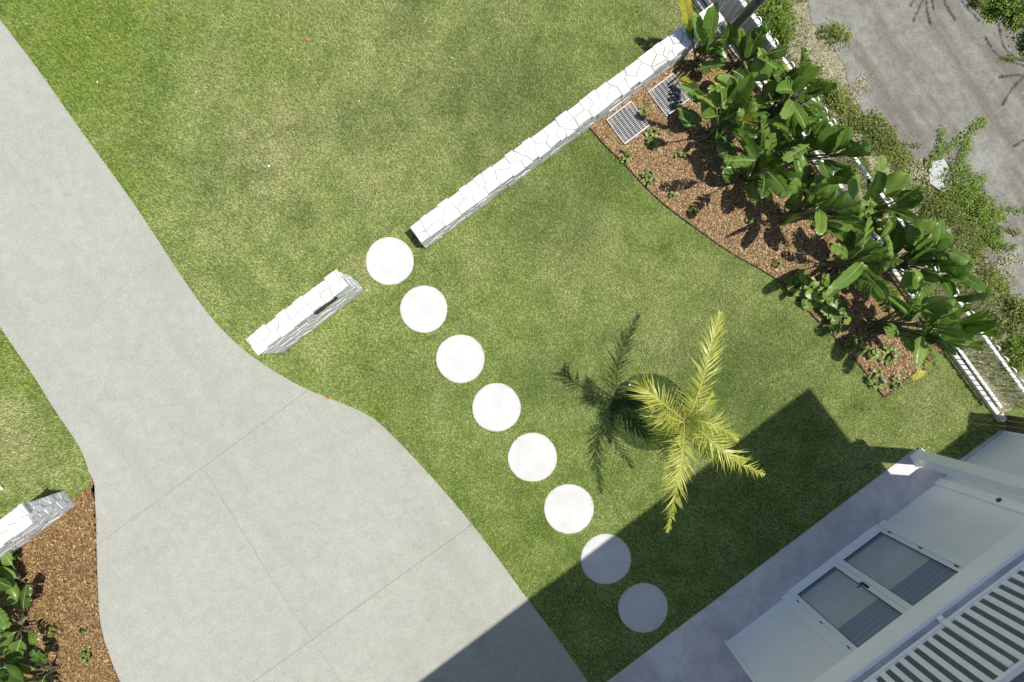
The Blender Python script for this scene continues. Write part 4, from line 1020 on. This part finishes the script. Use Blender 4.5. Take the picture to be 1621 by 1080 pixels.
# door
door = bx("door_frame", D0, D0+13, 578, 583, .03, DT, M_FRAME, .004)
dm = MB()
for a_ in ((D1-13, D1, 578, 583.2, .03, DT), (D0+13.1, D1-13.1, 578, 583.2, DT-.13, DT), (D0+13.1, D1-13.1, 577, 600, .022, .05)): bx("", *a_, None, b=dm)
door.name = "double_door"
def sub(o): o.parent = door; o.matrix_parent_inverse = Matrix.Identity(4)
bpy.context.view_layer.update()
o = dm.build("door_surround", M_FRAME); adopt(house, o); sub(o)
C_ = (D0 + D1)/2
for (l0, l1, p0, p1) in ((D0+13.3, C_-.3, 117.0, 189.5), (C_+.3, D1-13.3, 206.0, 279.0)):
    m_ = MB()
    for a_ in ((l0, p0, 580.5, 585, .055, DT-.135), (p1, l1, 580.5, 585, .055, DT-.135), (p0, p1, 580.5, 585, .055, .20), (p0, p1, 580.5, 585, DT-.27, DT-.135)): bx("", *a_, None, b=m_, bev=0)
    o = m_.build("door_leaf", M_FRAME); adopt(house, o); sub(o)
    m_ = MB(); m_.add([F(p1, 583.2, .20), F(p0, 583.2, .20), F(p0, 583.2, DT-.27), F(p1, 583.2, DT-.27)], [(0, 1, 2, 3)]); o = m_.build("glass", M_GLASS); adopt(house, o); sub(o)
    m_ = MB()
    for a_ in ((p0, p1, 581.6, 582.9, .20, .212), (p0, p0+1.0, 581.6, 582.9, .212, DT-.27), (p1-1.0, p1, 581.6, 582.9, .212, DT-.27)): bx("", *a_, None, b=m_)
    o = m_.build("glazing_seal", M_DARK); adopt(house, o); sub(o)
    m_ = MB(); bx("", p0-2, p1+2, 587.5, 588, .10, 1.42, None, b=m_); o = m_.build("lower_blind", M_BLIND); adopt(house, o); sub(o)
    m_ = MB(); zz = 1.42; vs = []; K = 0
    while zz < DT-.05:
        vs += [F(p0-2, 587.0, zz), F(p1+2, 587.0, zz), F(p0-2, 589.5, zz+.055), F(p1+2, 589.5, zz+.055), F(p0-2, 587.0, zz+.105), F(p1+2, 587.0, zz+.105)]; zz += .11; K += 1
    fs = []
    for i in range(K): fs += [(6*i, 6*i+1, 6*i+3, 6*i+2), (6*i+2, 6*i+3, 6*i+5, 6*i+4)]
    m_.add(vs, fs); o = m_.build("pleated_blind", M_BLIND2); adopt(house, o); sub(o)
for tt in (D0+14.5, D1-14.5):
    for z_ in (.35, 1.15, 1.95):
        m_ = MB(); m_.tube([F(tt, 579.8, z_), F(tt, 579.8, z_+.07)], .008, 8); o = m_.build("hinge", M_DARK); adopt(house, o); sub(o)
m_ = MB(); bx("", C_-6.5, C_-3, 579.2, 580.5, 1.00, 1.20, None, b=m_); m_.tube([F(C_-4.7, 580.5, 1.13), F(C_-4.7, 575.5, 1.13), F(C_-5.5, 574.8, 1.13), F(C_-17, 574.8, 1.13)], .009, 8)
m_.tube([F(C_-4.7, 580.4, 1.04), F(C_-4.7, 578, 1.04), F(C_-9, 577, 1.03)], .007, 8)
o = m_.build("handle", M_DARK); adopt(house, o); sub(o)
# inside the room behind the doors
bx("room_floor", 5, 385, 604, 719, .0, .03, M_DECK); 
# vent on the corner board
m_ = MB(); m_.tube([F(404, 579.6, 1.42), F(404, 577.6, 1.42)], .035, 16); adopt(house, m_.build("vent", M_DARK))
# balcony
bx("balcony_fascia", -20, 415, 516, 520, 3.08, 3.40, M_WALL, .004)
bx("gutter_lip", -20.5, 415.5, 514.4, 519.9, 3.385, 3.425, M_WHITE, .004)
bx("balcony_soffit", -20, 415, 520.2, 740, 3.06, 3.10, M_WALL)
bx("balcony_ledge", -19, 414, 520.1, 531, 3.11, 3.42, M_PAVE)
bx("balcony_floor", -19, 414, 531.2, 739, 3.11, 3.418, M_DECK)
bal = MB(); bal.box(F(-18, 523, 3.47), F(413, 523)-F(-18, 523), F(0, 527)-F(0, 523), ZW*.045, bev=.004); bal = bal.build("balustrade", M_WHITE); adopt(house, bal); bpy.context.view_layer.update()
def subb(o): o.parent = bal; o.matrix_parent_inverse = Matrix.Identity(4)
m_ = MB(); bx("", -18, 413, 521.5, 528.5, 4.53, 4.575, None, b=m_, bev=.004); o = m_.build("top_rail", M_WHITE); adopt(house, o); subb(o)
t_ = -14; sp_ = 12.6; i = 0; proto = None
off = (1372-810.5)*UX - (1074-540)*UY    # seen position of one standoff
t_ = -14.0
while t_ < 408:
    m_ = MB(); bx("", t_, t_+6.2, 524, 526.2, 3.516, 4.528, None, b=m_, bev=.003); o = m_.build("baluster", M_WHITE); adopt(house, o); subb(o); t_ += sp_
for tp in (36, 187, 338):
    m_ = MB(); bx("", tp, tp+6, 517.5, 523.9, 3.44, 3.50, None, b=m_, bev=.003); bx("", tp, tp+6, 519.8, 523.8, 3.502, 4.525, None, b=m_, bev=.003)
    o = m_.build("standoff_post", M_WHITE); adopt(house, o); subb(o)
# roof, above and outside the picture; it throws the big shadow
bx("roof", -900, 489, 482, 1150, 7.48, 7.66, M_CLAD)
# porch post
pp = MB(); t0, n0 = 391, 522
m_ = MB(); bx("", 393, 411, 524, 542, .022, 3.05, None, b=m_, bev=.005); post = m_.build("porch_post", M_FRAME); adopt(house, post); bpy.context.view_layer.update()
m_ = MB(); 
bx("", 391, 413, 522, 544, .022, .10, None, b=m_, bev=.006); bx("", 392, 412, 523, 543, .101, .15, None, b=m_, bev=.006)
o = m_.build("base_collar", M_FRAME); adopt(house, o); o.parent = post; o.matrix_parent_inverse = Matrix.Identity(4)

# boarded screen wall right of the house, and the return panel by the fence
scr = empty("boundary_screen", F(470, 585), "white horizontally boarded screen wall between the porch post and the white fence", "screen wall")
m_ = MB(); z = .03; K = 0; vs = []; fs = []
m_.box(F(412, 584, 0), F(534, 584)-F(412, 584), F(0, 588)-F(0, 584), ZW*2.0)
adopt(scr, m_.build("backing", M_CLAD))
m_ = MB()
while z < 1.98:
    vs = [F(412, 582.2, z), F(534, 582.2, z), F(534, 583.9, z+.095), F(412, 583.9, z+.095), F(412, 583.95, z), F(534, 583.95, z)]
    m_.add(vs, [(0, 1, 2, 3), (1, 0, 4, 5)]); z += .097
adopt(scr, m_.build("boards", M_CLAD))
m_ = MB(); m_.box(F(531.5, 580.5, .0), F(536, 0)-F(531.5, 0), F(0, 590)-F(0, 580.5), ZW*2.03, bev=.004); adopt(scr, m_.build("end_post", M_FRAME))
ret = empty("timber_panel", P(1592, 668), "dark weathered timber panel at the lower end of the white fence", "timber fence")
A, B = P(1594, 657), P(1591, 683); d = (B-A); s_ = Vector((-d.y, d.x, 0)).normalized()*.05
for i in range(3):
    m_ = MB(); m_.box(A + d*(i/3+.01), d*.313, s_, ZW*2.1, bev=.004); adopt(ret, m_.build("paling", M_TIMBER))
m_ = MB(); m_.box(A - s_*.3 - d*.02 + ZW*2.1, d*1.04, s_*1.6, ZW*.04, bev=.004); adopt(ret, m_.build("cap_rail", M_TIMBER))
m_ = MB(); m_.box(FQ(541.3, 546.5, -.02), FQ(553, 0)-FQ(541, 0), FQ(0, 9)-FQ(0, 0), ZW*.16, bev=.008)
tag(m_.build("plinth_end_block", M_PLINTH), "grey concrete block ending the plinth of the white fence", "block")

# ------------------------------------------------------------------ fallen leaves on the lawn
M_OR = simple("orange_leaf", (.60,.16,.05), .6, .2); M_PL = simple("pale_leaf", (.66,.62,.45), .6, .1)
for (px, py, L_, mat, lab) in [(487,63,.06,M_OR,"small orange fallen leaf near the top of the lawn"),(539,99,.035,M_OR,"tiny red fallen leaf below the orange leaf near the top"),
  (619,241,.045,M_OR,"small orange fallen leaf on the lawn left of the long wall"),(426,263,.05,M_PL,"small white fallen leaf on the worn patch of lawn"),
  (569,160,.035,M_PL,"tiny pale leaf in the middle of the upper lawn"),(155,130,.05,M_PL,"small white fallen leaf on the lush grass at the upper left"),
  (140,60,.03,M_PL,"tiny pale leaf close to the top left corner of the lawn"),(715,92,.035,M_PL,"tiny pale leaf on the lawn left of the upper wall"),
  (158,28,.03,M_OR,"tiny red leaf on the lush grass near the top left corner"),(346,470,.03,M_OR,"tiny orange leaf by the driveway edge above the letterbox wall"),
  (2,772,.10,M_PL,"pale cream leaf at the left edge just above the left stone wall"),(518,631,.06,M_OR,"brown leaf at the driveway edge where the curve begins"),
  (741,448,.035,M_OR,"small orange leaf right of the second stepping stone"),(1372,962,.0,M_OR,"")]:
    if L_ <= 0: continue
    an = random.uniform(0, 6.283); mb = MB(); d = Vector((math.cos(an), math.sin(an), .1))*L_; s_ = Vector((-math.sin(an), math.cos(an), .3))*L_*.32
    vs = []; 
    for i in range(7):
        t = i/6; w_ = math.sin(math.pi*t)**.7; c_ = d*(t-.5) + ZW*(.012*math.sin(math.pi*t)); vs += [c_ - s_*w_ + ZW*.006*w_, c_, c_ + s_*w_ + ZW*.004*w_]
    mb.add(vs, [(3*i+j, 3*i+3+j, 3*i+4+j, 3*i+1+j) for i in range(6) for j in range(2)])
    o = mb.build("fallen_leaf", mat); o.location = P(px, py, .03); tag(o, lab, "leaf")
